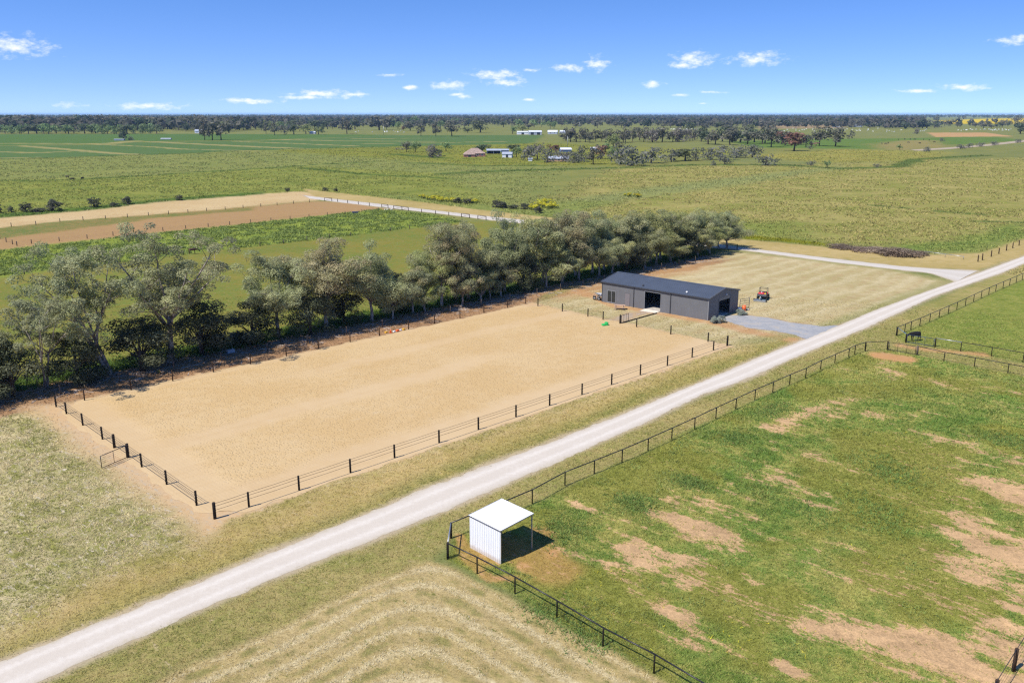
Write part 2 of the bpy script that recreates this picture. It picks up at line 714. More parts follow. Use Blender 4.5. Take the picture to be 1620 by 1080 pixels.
# zone: polygon (pixels), colour A, colour B, soil, bare, coarse, soft (m), warp (m)
ZONES = [
    # far plain
    ([(-900, 262), (0, 252), (289, 243), (512, 235), (640, 232), (900, 262), (830, 345), (480, 305), (0, 342), (-900, 400)], (152, 158, 94), (128, 144, 82), (172, 156, 98), .08, .9, 20, 15),
    ([(-900, 290), (0, 285), (200, 280), (420, 266), (480, 262), (700, 275), (830, 345), (480, 305), (0, 342), (-900, 400)], (160, 166, 88), (118, 136, 68), (176, 160, 98), .08, 1.3, 8, 6),
    ([(420, 238), (640, 231), (860, 226), (1000, 232), (980, 262), (760, 262), (620, 252)], (154, 154, 74), (122, 140, 68), (170, 150, 90), .1, .9, 20, 18),
    ([(1180, 246), (1330, 236), (1500, 240), (1480, 255), (1300, 258)], (172, 166, 92), (140, 148, 76), (190, 170, 110), .12, .9, 15, 12),
    ([(1150, 224), (1280, 220), (1440, 219), (1560, 215), (1620, 222), (1470, 232), (1390, 236), (1200, 234)], (98, 132, 70), (118, 142, 74), (165, 150, 100), .04, .5, 6, 4),
    ([(1380, 228), (1430, 222), (1480, 222), (1500, 232), (1440, 238), (1395, 236)], (160, 150, 100), (148, 146, 92), (170, 148, 108), .2, .5, 14, 16),
    ([(1467, 210), (1560, 210), (1604, 216), (1480, 217)], (206, 172, 126), (196, 160, 112), (206, 172, 126), .3, .4, 3, 3),
    ([(1480, 191), (1560, 188), (1700, 186), (1700, 196), (1560, 196), (1490, 196)], (232, 208, 40), (214, 190, 36), (200, 190, 60), 0, .3, 20, 5),
    ([(1405, 192), (1460, 191), (1460, 195), (1405, 196)], (232, 208, 40), (214, 190, 36), (200, 190, 60), 0, .3, 10, 5),
    ([(1200, 198), (1330, 196), (1340, 203), (1200, 204)], (176, 156, 122), (160, 146, 108), (176, 150, 120), .2, .3, 12, 10),
    ([(-900, 214), (300, 212), (560, 213), (640, 214), (400, 222), (215, 224), (168, 228), (0, 230), (-900, 236)], (100, 132, 76), (92, 124, 70), (150, 140, 90), .03, .4, 6, 6),
    ([(-900, 240), (0, 231), (168, 229), (215, 225), (400, 223), (640, 214), (860, 214), (840, 227), (633, 232), (512, 235), (400, 238), (289, 243), (106, 249), (0, 252), (-900, 266)], (92, 124, 76), (106, 132, 82), (170, 150, 100), .03, .4, 6, 8),
    ([(880, 232), (1150, 236), (1160, 245), (900, 240)], (150, 152, 80), (134, 146, 76), (170, 150, 90), .05, .5, 8, 8),
    # big pasture right of the tree row
    ([(830, 345), (980, 262), (1240, 262), (1620, 250), (2600, 260), (2600, 420), (1700, 372), (1540, 402), (1320, 388), (1130, 372)], (182, 174, 112), (136, 146, 74), (200, 178, 128), .14, 1.3, 12, 8),
    ([(860, 322), (1000, 300), (1160, 281), (1330, 262), (1330, 266), (1180, 290), (1020, 312), (880, 335)], (140, 152, 96), (152, 160, 100), (160, 160, 100), .05, 1.1, 8, 8),
    ([(1140, 350), (1260, 352), (1300, 384), (1170, 372)], (150, 158, 84), (126, 144, 74), (160, 155, 95), .05, 1.2, 8, 6),
    ([(1395, 385), (1500, 382), (1620, 350), (1640, 372), (1545, 398), (1470, 400)], (112, 138, 70), (140, 154, 80), (160, 155, 90), .03, 1.3, 5, 5),
    ([(600, 305), (830, 330), (900, 318), (980, 318), (900, 345), (820, 346), (600, 316)], (128, 146, 82), (146, 156, 86), (160, 155, 95), .04, 1.1, 6, 6),
    # paddocks behind the trees
    ([(-300, 400), (0, 352), (130, 346), (300, 335), (500, 318), (570, 322), (620, 331), (330, 361), (100, 384), (-300, 430)], (192, 164, 116), (176, 160, 108), (188, 152, 108), .62, .5, 2.5, 3),
    ([(-300, 396), (0, 353), (130, 347), (300, 336), (400, 328), (400, 333), (250, 345), (130, 362), (40, 372), (-300, 425)], (108, 134, 74), (150, 140, 90), (185, 140, 95), .3, .6, 2, 2.5),
    ([(-300, 380), (0, 343), (130, 332), (250, 318), (420, 306), (480, 303), (540, 311), (512, 316), (300, 335), (95, 350), (0, 360), (-300, 398)], (222, 204, 158), (206, 184, 136), (200, 150, 112), .28, .5, 1.2, 2),
    ([(-300, 378), (0, 338), (130, 328), (250, 315), (420, 303), (420, 307), (250, 320), (130, 334), (0, 345), (-300, 384)], (84, 112, 56), (104, 130, 62), (150, 150, 80), .02, 1.2, 2, 2),
    ([(-300, 432), (100, 384), (330, 361), (600, 331), (690, 340), (735, 351), (521, 377), (331, 398), (38, 434), (-300, 490)], (156, 170, 80), (122, 148, 68), (172, 166, 100), .06, 1.1, 1.5, 2),
    ([(-300, 490), (38, 434), (331, 398), (521, 377), (735, 351), (830, 348), (1140, 388), (930, 440), (800, 465), (588, 505), (271, 570), (0, 630), (-400, 720)], (150, 144, 74), (118, 138, 70), (166, 146, 92), .28, .6, 1.2, 1.5),
    # round the arena
    ([(-700, 760), (-100, 660), (60, 652), (110, 668), (330, 830), (1152, 550), (1260, 533), (1272, 537), (1000, 649), (611, 800), (411, 880), (200, 968), (0, 1045), (-700, 1350)], (224, 213, 170), (144, 148, 82), (224, 212, 186), .28, 1.0, 1.0, .8),
    ([(335, 826), (1152, 550), (1260, 533), (1272, 537), (1000, 649), (611, 800), (411, 880), (200, 968), (0, 1045), (-200, 1130), (120, 930), (300, 860)], (208, 188, 132), (174, 162, 100), (208, 188, 144), .18, .7, 3.0, 1.2),
    ([(300, 905), (500, 826), (700, 742), (900, 664), (1050, 605), (1200, 545), (1262, 530), (1272, 537), (1000, 649), (611, 800), (411, 880), (200, 968), (0, 1045), (0, 1030)], (146, 150, 84), (178, 166, 104), (200, 178, 132), .14, .8, 1.6, 1.6),
    ([(-300, 1260), (57, 1080), (478, 896), (717, 802), (900, 722), (1000, 678), (1180, 600), (1370, 519), (1587, 431), (1800, 352), (1800, 390), (1617, 442), (1418, 531), (1480, 549), (1700, 590), (2000, 650), (2000, 690), (1594, 591), (1403, 554), (1352, 560), (1164, 647), (842, 797), (714, 851), (678, 886), (422, 1000), (255, 1077), (-100, 1260)], (186, 174, 118), (144, 148, 84), (208, 190, 146), .16, .8, .6, .6),
    ([(678, 886), (722, 900), (867, 978), (1033, 1067), (1250, 1180), (1250, 1700), (-300, 1700), (60, 1180), (255, 1077), (422, 1000), (555, 933)], (202, 186, 136), (180, 166, 114), (128, 132, 70), .20, .8, .35, .5),
    ([(708, 884), (714, 851), (842, 797), (1025, 713), (1164, 647), (1298, 585), (1352, 560), (1403, 554), (1450, 562), (1594, 591), (1900, 655), (2300, 1000), (2000, 1500), (1300, 1215), (1034, 1065), (881, 978), (755, 907)], (120, 148, 70), (170, 168, 96), (222, 184, 136), .0, 1.0, .35, .35),
    ([(1418, 531), (1500, 496), (1617, 442), (1800, 360), (2300, 420), (2000, 650), (1618, 573), (1519, 555), (1479, 549), (1432, 542)], (128, 148, 70), (152, 156, 84), (210, 178, 132), .15, .8, .5, .5),
    ([(1180, 398), (1316, 414), (1424, 427), (1509, 446), (1440, 470), (1329, 514), (1262, 533), (1152, 549), (1120, 541), (851, 484), (835, 478), (930, 440), (1060, 412), (1140, 396)], (212, 200, 158), (182, 172, 122), (200, 168, 128), .14, .6, .8, .8),
    ([(480, 299), (560, 308), (662, 319), (760, 332), (880, 345), (1130, 374), (1180, 379), (1316, 392), (1480, 403), (1550, 400), (1620, 378), (1760, 340), (1760, 358), (1620, 405), (1547, 428), (1424, 421), (1180, 392), (830, 348), (760, 341), (600, 322), (500, 312)], (206, 188, 134), (178, 164, 104), (196, 170, 126), .15, .6, .8, .8),
    ([(1170, 372), (1240, 377), (1316, 386), (1316, 390), (1240, 383), (1175, 378)], (136, 138, 40), (120, 132, 44), (150, 140, 70), 0, .8, .8, .6),
]
ZONES_W = [(W(z[0]),) + z[1:] for z in ZONES]

PALE_LINES = [([(34, 231), (100, 236), (168, 242), (217, 245)], 7), ([(145, 228), (250, 233), (285, 236), (400, 239)], 5), ([(240, 224.5), (330, 229), (420, 233), (480, 235.5)], 9),
              ([(375, 224), (460, 227), (560, 231)], 6), ([(-60, 239), (60, 242), (105, 240)], 6), ([(440, 221), (540, 223), (680, 224)], 9), ([(560, 228), (700, 226), (800, 224)], 6), ([(-60, 251), (106, 249)], 5), ([(0, 227), (168, 227.5), (215, 223)], 10), ([(560, 220), (660, 219)], 8)]
DARK_LINES = [([(700, 275), (800, 270), (960, 266), (1100, 261), (1240, 261), (1330, 267), (1420, 264), (1450, 252), (1560, 246)], 7), ([(-60, 287), (100, 285), (200, 280), (420, 266), (480, 262), (590, 256)], 3.5),
              ([(480, 266), (580, 276), (700, 282)], 4), ([(0, 252), (106, 249), (217, 245), (289, 243), (400, 237), (512, 234.5), (640, 231)], 4), ([(620, 244), (700, 250)], 8), ([(650, 258), (760, 262), (860, 262)], 5), ([(1380, 325), (1440, 330)], 1.5), ([(1480, 334), (1560, 340)], 1.8), ([(1540, 350), (1620, 352)], 1.8)]
# bare soil in the near paddock: centre line, half width (m), strength
BARE = [([(1000, 868), (1075, 893), (1130, 925), (1200, 958), (1290, 992), (1400, 1018), (1520, 1060), (1620, 1080)], 1.15, 1.3),
        ([(1060, 815), (1110, 835), (1170, 865)], 1.2, .8), ([(960, 905), (1010, 935), (1060, 975), (1110, 1010), (1180, 1040), (1260, 1065)], .6, 1.05), ([(1060, 985), (1100, 1000)], .5, .6),
        ([(1225, 678), (1270, 655), (1310, 640), (1350, 625)], 1.1, .8), ([(1300, 660), (1330, 648)], .9, .6), ([(1380, 650), (1440, 655)], 1.3, .7), ([(1450, 600), (1520, 606), (1620, 622)], 1.6, .75), ([(1390, 580), (1440, 600), (1500, 612)], 1.4, .5),
        ([(900, 796), (935, 800)], .45, .8), ([(1480, 690), (1540, 700)], .7, .5), ([(1520, 830), (1580, 860), (1640, 890)], 1.3, .75), ([(1480, 870), (1560, 920), (1640, 960)], 1.2, .7), ([(1490, 930), (1540, 975), (1600, 1010)], 1.3, .85),
        ([(1440, 1000), (1520, 1030)], .9, .8), ([(1360, 900), (1420, 940)], .7, .6), ([(1200, 740), (1230, 745)], .4, .6), ([(1360, 830), (1380, 840)], .4, .5), ([(1560, 760), (1640, 800)], 1.2, .6), ([(1180, 910), (1210, 925)], .4, .6), ([(1560, 640), (1640, 660)], 1.0, .5), ([(1230, 855), (1300, 880)], .5, .45), ([(960, 960), (990, 985)], .3, .6)]
DIRT = [([(770, 875), (800, 865), (835, 868), (862, 892), (880, 905)], 1.45, 1.0), ([(800, 868), (840, 880), (870, 905)], 1.0, 1.0), ([(760, 860), (780, 885)], .6, .8), ([(850, 840), (862, 850)], .7, .9), ([(726, 850), (735, 880), (780, 915), (820, 915)], .35, .8), ([(1395, 563), (1430, 568)], 1.3, .95), ([(1425, 547), (1470, 553), (1560, 562)], .7, .7)]
GREENER = [([(985, 790), (1020, 800)], 1.0), ([(1150, 690), (1170, 695)], 1.1), ([(1180, 775), (1220, 780), (1280, 815), (1340, 830)], 1.3), ([(1350, 790), (1410, 815), (1400, 840)], 1.3), ([(1390, 730), (1430, 760)], 1.4), ([(1240, 640), (1200, 655)], 1.0), ([(1560, 690), (1620, 700)], 1.2),
           ([(840, 960), (900, 985), (960, 1025)], .8), ([(870, 850), (900, 840), (890, 820)], 1.2), ([(1080, 760), (1110, 770)], .8)]
for lst in (PALE_LINES, DARK_LINES, BARE, DIRT, GREENER):
    for i in range(len(lst)):
        lst[i] = (W(lst[i][0]),) + tuple(lst[i][1:])
HAY_L = W([(-100, 1245), (255, 1077), (422, 1000), (555, 933), (690, 880)])
HAY_R = W([(690, 880), (722, 900), (867, 978), (1033, 1067), (1250, 1185)])
HAY_P = ZONES_W[-7][0]
P1_P = ZONES_W[-6][0] if len(ZONES_W[-6][0]) > 12 else None
PADDOCK = W([(708, 884), (714, 851), (842, 797), (1025, 713), (1164, 647), (1298, 585), (1352, 560), (1403, 554), (1450, 562), (1594, 591), (1900, 655), (2300, 1000), (2000, 1500), (1300, 1215), (1034, 1065), (881, 978), (755, 907)])
HAYFIELD = W([(678, 886), (722, 900), (867, 978), (1033, 1067), (1250, 1180), (1250, 1700), (-300, 1700), (60, 1180), (255, 1077), (422, 1000), (555, 933)])
YARD = W([(1180, 398), (1316, 414), (1424, 427), (1509, 446), (1440, 470), (1329, 514), (1262, 533), (1152, 549), (1120, 541), (851, 484), (835, 478), (930, 440), (1060, 412), (1140, 396)])
ROAD_POLY = W(ROAD_L) + W(ROAD_R)[::-1]
BACK_POLY = W(BACK_T) + W(BACK_B)[::-1]
APRON_POLY = W(APRON)
SHED_DIRT = [W([(880, 452), (945, 470), (975, 484), (1030, 492), (1060, 497), (1120, 509), (1150, 515), (1200, 527), (1250, 537)]), W([(975, 508), (1000, 497), (1040, 491)])]


def fields(x, y):
    """what grows or lies on the ground at (x, y)"""
    n = x.shape
    r = np.hypot(x, y)
    big = fbm(x / 220, y / 220, 3)
    ca = np.empty(n + (3,))
    cb = np.empty(n + (3,))
    cs = np.empty(n + (3,))
    ca[:] = alb(146, 150, 94)
    cb[:] = alb(122, 136, 84)
    cs[:] = alb(170, 150, 100)
    k = sstep(.45, .6, big)[..., None]
    ca[:] = ca * (1 - k) + np.array(alb(150, 150, 86)) * k
    bare = np.full(n, .06)
    coarse = np.full(n, .6)
    wx = fbm(x / 6, y / 6, 21) - .5
    wy = fbm(x / 6, y / 6, 57) - .5
    wx2 = fbm(x / 1.5, y / 1.5, 31) - .5
    wy2 = fbm(x / 1.5, y / 1.5, 77) - .5

    def over(w, A, B, S, b, c):
        w3 = w[..., None]
        ca[:] = ca * (1 - w3) + np.array(A) * w3
        cb[:] = cb * (1 - w3) + np.array(B) * w3
        cs[:] = cs * (1 - w3) + np.array(S) * w3
        bare[:] = bare * (1 - w) + b * w
        coarse[:] = coarse * (1 - w) + c * w

    def sd(poly, warp):
        P = np.asarray(poly)
        m = 60
        box = (x > P[:, 0].min() - m) & (x < P[:, 0].max() + m) & (y > P[:, 1].min() - m) & (y < P[:, 1].max() + m)
        out = np.full(n, -1e3)
        if box.any():
            out[box] = poly_sdf(x[box] + warp * (wx[box] * 1.6 + wx2[box] * .9), y[box] + warp * (wy[box] * 1.6 + wy2[box] * .9), poly)
        return out

    def ld(line, warp=1.0):
        P = np.asarray(line)
        m = 60
        box = (x > P[:, 0].min() - m) & (x < P[:, 0].max() + m) & (y > P[:, 1].min() - m) & (y < P[:, 1].max() + m)
        out = np.full(n, 1e3)
        if box.any():
            out[box] = line_dist(x[box] + warp * (wx[box] * 1.6 + wx2[box]), y[box] + warp * (wy[box] * 1.6 + wy2[box]), line)
        return out
    for poly, A, B, S, b, c, soft, warp in ZONES_W:
        over(sstep(-soft, soft, sd(poly, warp)), alb(*A), alb(*B), alb(*S), b, c)
    for line, hw in PALE_LINES:
        w = 1 - sstep(hw * .5, hw * 1.2, ld(line, 6))
        over(w * .55, alb(206, 190, 136), alb(190, 172, 112), alb(200, 170, 120), .2, .4)
    for line, hw in DARK_LINES:
        w = 1 - sstep(hw * .4, hw * 1.3, ld(line, 5 if hw > 2 else 1.5))
        over(w * .85, alb(78, 108, 56), alb(96, 120, 62), alb(110, 120, 70), .02, 1.3)
    u, v = to_uv(x, y)
    # litter under the tree row, red soil with dry grass between the fences
    e = wx * 1.2 + wx2 * .8
    w = sstep(36.2, 37.2, v + e) * (1 - sstep(45.5, 48.5, v + e * 2)) * sstep(-34, -24, u) * (1 - sstep(128, 140, u))
    over(w, alb(158, 130, 100), alb(172, 144, 112), alb(190, 150, 110), .5, .8)
    w = sstep(45, 47, v + e) * (1 - sstep(48.5, 52, v + e * 2)) * sstep(-40, -30, u) * (1 - sstep(140, 150, u))
    over(w * .8, alb(92, 128, 52), alb(118, 140, 60), alb(140, 120, 80), .1, 1.4)
    w = sstep(74, 84, u) * (1 - sstep(118, 132, u)) * sstep(33, 36, v + e) * (1 - sstep(42, 46, v + e))
    over(w * .75, alb(196, 162, 116), alb(190, 166, 118), alb(202, 152, 108), .4, .5)
    # sand spilt outside the arena rails
    d = np.maximum(np.maximum(-.6 - u, u - 72.6), np.maximum(-.5 - v, v - 36.6)) + e * 1.3
    lft = sstep(1.0, -1.5, u)
    w = (1 - sstep(.1, .5 + 3.0 * lft, d)) * sstep(-6, -1, -np.abs(v - 18) + 22)
    over(w, alb(222, 190, 144), alb(214, 192, 156), alb(214, 196, 166), .3, .25)
    # road shoulders, dirt round the shed
    for poly, A in ((ROAD_POLY, (206, 192, 168)), (BACK_POLY, (208, 194, 168)), (APRON_POLY, (180, 156, 130))):
        d = sd(poly, .5)
        over(sstep(-.75, .1, d) * .8, alb(*A), alb(*A), alb(*A), .4, .3)
    w = 1 - sstep(.7, 2.1, ld(SHED_DIRT[0], .8))
    over(w * .85, alb(208, 166, 120), alb(196, 164, 118), alb(206, 160, 114), .55, .35)
    w = 1 - sstep(.8, 2.0, ld(SHED_DIRT[1], .8))
    over(w * .8, alb(206, 168, 122), alb(196, 176, 150), alb(190, 184, 176), .5, .3)
    # near paddock: bare streaks, darker clumps
    inp = sstep(-.2, .4, sd(PADDOCK, .35))
    streak = fbm((x * .73 - y * .68) / 4.2, (x * .68 + y * .73) / .85, 91, 5)
    patch = fbm(x / 2.2, y / 2.2, 41, 5)
    pb = np.zeros(n)
    for line, hw, st in BARE:
        dd = ld(line, .9)
        pb = np.maximum(pb, st * .74 * np.exp(-(dd / (hw * 1.25)) ** 2))
    rightness = sstep(16, 34, x) * (1 - sstep(60, 95, y)) + .35 * sstep(80, 100, y)
    low = 1 - sstep(66, 84, y)
    pb = pb * (.7 + .6 * patch) + (streak - .5) * (1.45 + .6 * rightness + .5 * low) + .22 * rightness + .15 * low + .03
    bare[:] = np.maximum(bare, inp * np.clip(pb, 0, 1))
    for line, hw, st in DIRT:
        w = (1 - sstep(hw * .7, hw * 1.7, ld(line, .6))) * st
        over(w, alb(214, 164, 114), alb(206, 160, 110), alb(214, 164, 112), .64, .35)
    for line, hw in GREENER:
        dd = ld(line, 2.2)
        w = inp * np.exp(-(dd / (hw * 1.1)) ** 2) * sstep(.3, .6, patch) * .55
        over(w, alb(92, 126, 56), alb(112, 138, 64), alb(110, 120, 70), 0, 1.5)
    lush_ = inp * sstep(.5, .62, fbm(x / 3.6, y / 3.6, 171)) * (1 - np.clip(bare * 2, 0, 1)) * .55
    over(lush_, alb(90, 128, 56), alb(112, 142, 64), alb(222, 184, 136), .02, 1.3)
    olive = inp * sstep(.52, .64, fbm(x / 7, y / 7, 141)) * .6
    over(olive, alb(150, 146, 70), alb(136, 142, 68), alb(216, 178, 132), .05, .9)
    ca *= np.array([1.04, .965, .90])
    cb *= np.array([1.04, .965, .90])
    # windrows: a running phase that follows the mower round the corner
    dl = line_dist(x, y, HAY_L)
    dr = line_dist(x, y, HAY_R)
    kk = 4.0
    hh = np.clip(.5 + .5 * (dr - dl) / kk, 0, 1)
    dm = dr * (1 - hh) + dl * hh - kk * hh * (1 - hh)
    ph = dm / 1.75 + .9 * (fbm(dm / 3.1, dm * 0 + 3.7, 501, 3) - .5) + .10 * wx2 + .34 * wx
    amt = sstep(0, .6, sd(HAYFIELD, .3))
    # greener grass left along the yard's rim
    sy_ = sd(YARD, .8)
    over(sstep(-.3, .3, sy_) * (1 - sstep(1.2, 3.2, sy_)) * sstep(72, 78, u) * .6, alb(160, 156, 98), alb(138, 146, 80), alb(196, 168, 124), .1, .8)
    # mower stripes in the yard, along the road
    ya = sstep(0, 3, sd(YARD, .5)) * sstep(64, 78, u)
    yc = v - .0006 * (u - 110) ** 2
    ph = np.where(ya > amt, yc / 4.3 + .55 * wx + 1.2 * (fbm(x / 14, y / 14, 431) - .5), ph)
    amt2 = np.maximum(amt, ya * .75)
    return ca, cb, cs, bare, coarse, ph, amt2


def ground_mesh():
    rr = [0.5, 8, 16, 24, 30, 34]
    r = 37.0
    while r < 31500:
        rr.append(r)
        r *= 1.0085 if r < 320 else (1.014 if r < 3000 else 1.03)
    rr = np.array(rr)
    fine = np.radians(np.linspace(-36, 36, 470))
    rest = np.radians(np.linspace(36, 324, 90)[1:-1])
    th = np.concatenate([fine, rest])
    Rg, Tg = np.meshgrid(rr, th, indexing='ij')
    x = (Rg * np.sin(Tg)).ravel()
    y = (Rg * np.cos(Tg)).ravel()
    ca, cb, cs, bare, coarse, ph, amt = fields(x, y)
    nr, nt = len(rr), len(th)
    i = np.arange(nr - 1)[:, None] * nt
    j = np.arange(nt)[None, :]
    j2 = (j + 1) % nt
    F = np.stack([i + j, i + j2, i + nt + j2, i + nt + j], -1).reshape(-1, 4)[:, ::-1]
    V = np.stack([x, y, np.zeros_like(x)], 1)
    par = np.stack([bare, coarse, amt], 1)
    return V, F, dict(ca=ca, cb=cb, cs=cs, par=par, phase=ph)


def ground_material():
    mt, nt, out = new_mat('ground_cover')
    t = NT(nt)
    P = t.pos()
    ca, cb, cs, par = t.attr('ca'), t.attr('cb'), t.attr('cs'), t.attr('par')
    sp = t.n('ShaderNodeSeparateColor')
    t.set(sp.inputs[0], par)
    bare, coarse, amt = sp.outputs
    ph = t.attr('phase', 'Fac')
    n_clump = t.noise(P, 0.42, 3, 0.75, 0.4)
    n_big = t.noise(P, 0.045, 5, 0.6)
    n_mid = t.noise(P, 0.55, 6, 0.62)
    n_tuft = t.noise(P, 2.6, 6, 0.65)
    n_fine = t.noise(P, 9.0, 4, 0.6)
    f = t.math('ADD', t.math('MULTIPLY', n_big, .45), t.math('ADD', t.math('MULTIPLY', n_mid, .35), t.math('MULTIPLY', n_tuft, .35)))
    f = t.math('ADD', f, t.math('MULTIPLY', t.math('MULTIPLY', t.math('SUBTRACT', n_clump, .5), coarse), .42))
    base = t.mix(t.ramp(f, .45, .70), ca, cb)
    # stripes left by the mower
    s = t.math('SINE', t.math('MULTIPLY', t.math('ADD', ph, t.math('MULTIPLY', t.math('SUBTRACT', n_mid, .5), .45)), 6.2832))
    s2 = t.ramp(t.math('ADD', s, t.math('MULTIPLY', t.math('SUBTRACT', n_tuft, .5), 4.2)), -.1, 1.6)
    base = t.mix(t.math('MULTIPLY', amt, t.math('MULTIPLY', s2, .62)), base, t.mix(.7, ca, alb(238, 223, 184)))
    s3 = t.ramp(t.math('ADD', t.math('MULTIPLY', s, -1.0), t.math('MULTIPLY', t.math('SUBTRACT', n_mid, .5), 5.0)), .5, 1.6)
    base = t.mix(t.math('MULTIPLY', amt, t.math('MULTIPLY', s3, .6)), base, cs)
    # bare soil
    n_patch = t.noise(t.mapping(t.mapping(P, (1, 1, 1), (0, 0, R(43))), (.6, 1.7, 1)), 1.5, 9, 0.76)
    b = t.ramp(t.math('ADD', bare, t.math('MULTIPLY', t.math('SUBTRACT', n_patch, .5), 3.0)), .42, .58)
    soil = t.mix(t.ramp(n_tuft, .3, .7), cs, t.mix(.22, cs, alb(150, 110, 78)))
    base = t.mix(b, base, soil)
    # blade and clod variation; the clump term paints in the shade between clumps
    var = t.math('ADD', t.math('MULTIPLY', t.math('SUBTRACT', n_fine, .5), 1.0), t.math('ADD', t.math('MULTIPLY', t.math('SUBTRACT', n_tuft, .5), 1.1), t.math('MULTIPLY', t.math('SUBTRACT', n_clump, .5), t.math('MULTIPLY', coarse, .8))))
    vv = t.math('ADD', 1.0, t.math('MULTIPLY', var, t.math('MULTIPLY', coarse, 1.25)))
    cbn = t.n('ShaderNodeCombineXYZ')
    for i in range(3):
        t.set(cbn.inputs[i], vv)
    base = t.mix(1.0, base, cbn.outputs[0], 'MULTIPLY')
    hgt = t.math('ADD', t.math('MULTIPLY', n_tuft, .8), t.math('ADD', t.math('MULTIPLY', n_fine, .25), t.math('ADD', t.math('MULTIPLY', n_mid, .6), t.math('MULTIPLY', n_clump, t.math('MULTIPLY', coarse, 2.2)))))
    hgt = t.math('ADD', hgt, t.math('MULTIPLY', t.math('MULTIPLY', s, amt), .12))
    nrm = t.bump(hgt, t.math('MULTIPLY', coarse, .7, clamp=True), .15)
    t.principled(out, base, 1.0, 0.0, normal=nrm)
    return mt


V, F, cols = ground_mesh()
ground = link(bpy.data.objects.new('ground', mesh_np('ground', V, F, ground_material(), cols)))
tag(ground, kind='structure')


# ------------------------------------------------------------------ roads
def resample(pts, n):
    P = np.array(pts, float)
    d = np.concatenate([[0], np.cumsum(np.hypot(*np.diff(P, axis=0).T))])
    # gentle smoothing through the surveyed points
    t = np.linspace(0, d[-1], n)
    x = np.interp(t, d, P[:, 0])
    y = np.interp(t, d, P[:, 1])
    k = max(3, n // 60) | 1
    ker = np.ones(k) / k
    xp = np.pad(x, k // 2, mode='reflect', reflect_type='odd')
    yp = np.pad(y, k // 2, mode='reflect', reflect_type='odd')
    return np.convolve(xp, ker, 'valid'), np.convolve(yp, ker, 'valid')


def strip_mesh(name, left, right, n, m, mat, rag=.3, z=.02):
    lx, ly = resample(W(left), n)
    rx, ry = resample(W(right), n)
    s = np.arange(n)
    dx, dy = rx - lx, ry - ly
    w = np.hypot(dx, dy) + 1e-9
    V = []
    lat = []
    for k in range(m + 1):
        t = k / m
        edge = (1 - min(1, t * 4)) * -1 + max(0, (t - .75) * 4)
        x = lx + dx * t
        y = ly + dy * t
        nz = (fbm(x / 1.1 + 300 * edge, y / 1.1, 5, 5) - .5) * 2.4 * rag
        x = x + dx / w * nz * edge
        y = y + dy / w * nz * edge
        V.append(np.stack([x, y, np.full(n, z + .05 * (1 - (2 * t - 1) ** 2))], 1))
        lat.append(np.full(n, 2 * t - 1))
    V = np.stack(V, 1).reshape(-1, 3)
    lat = np.stack(lat, 1).ravel()
    i = (np.arange(n - 1) * (m + 1))[:, None]
    j = np.arange(m)[None, :]
    F = np.stack([i + j, i + j + 1, i + j + m + 2, i + j + m + 1], -1).reshape(-1, 4)
    a, b, c = V[F[0, 0]], V[F[0, 1]], V[F[0, 2]]
    if np.cross(b - a, c - a)[2] < 0:
        F = F[:, ::-1]
    o = link(bpy.data.objects.new(name, mesh_np(name, V, F, mat, dict(lat=lat))))
    return tag(o, kind='structure')


def road_material(name, c_hi, c_lo, c_edge, tracks=.55, arc=.5):
    mt, nt, out = new_mat(name)
    t = NT(nt)
    P = t.pos()
    lat = t.attr('lat', 'Fac')
    n1 = t.noise(P, .35, 6, .6)
    n2 = t.noise(P, 3.0, 6, .65)
    n3 = t.noise(P, 14.0, 3, .6)
    ab = t.math('ABSOLUTE', lat)
    tr = t.math('SUBTRACT', 1.0, t.math('MULTIPLY', t.math('ABSOLUTE', t.math('SUBTRACT', ab, .45)), 3.6), clamp=True)
    f = t.math('ADD', t.math('MULTIPLY', tr, tracks), t.math('ADD', t.math('MULTIPLY', n1, .5), t.math('MULTIPLY', t.math('SUBTRACT', n2, .5), 1.0)))
    c = t.mix(t.ramp(f, .15, .85), c_lo, c_hi)
    e = t.ramp(t.math('ADD', ab, t.math('MULTIPLY', t.math('SUBTRACT', n2, .5), .6)), .74, 1.05)
    c = t.mix(t.math('MULTIPLY', e, .8), c, c_edge)
    c = t.mix(t.math('MULTIPLY', t.ramp(n3, .58, .76), .18), c, tuple(v * .55 for v in c_lo))
    h = t.math('ADD', t.math('MULTIPLY', n3, .5), t.math('ADD', n2, t.math('MULTIPLY', tr, -.5)))
    t.principled(out, c, .95, .1, normal=t.bump(h, .35, .05))
    return mt


ROADM = road_material('crushed_gravel', alb(245, 235, 219), alb(229, 217, 199), alb(208, 194, 166), .42)
strip_mesh('gravel_road', ROAD_L, ROAD_R, 900, 12, ROADM, .3, .007)
strip_mesh('back_gravel_road', BACK_T, BACK_B, 500, 8, road_material('pale_gravel', alb(238, 230, 216), alb(222, 212, 196), alb(208, 192, 160), .3), .35, .004)


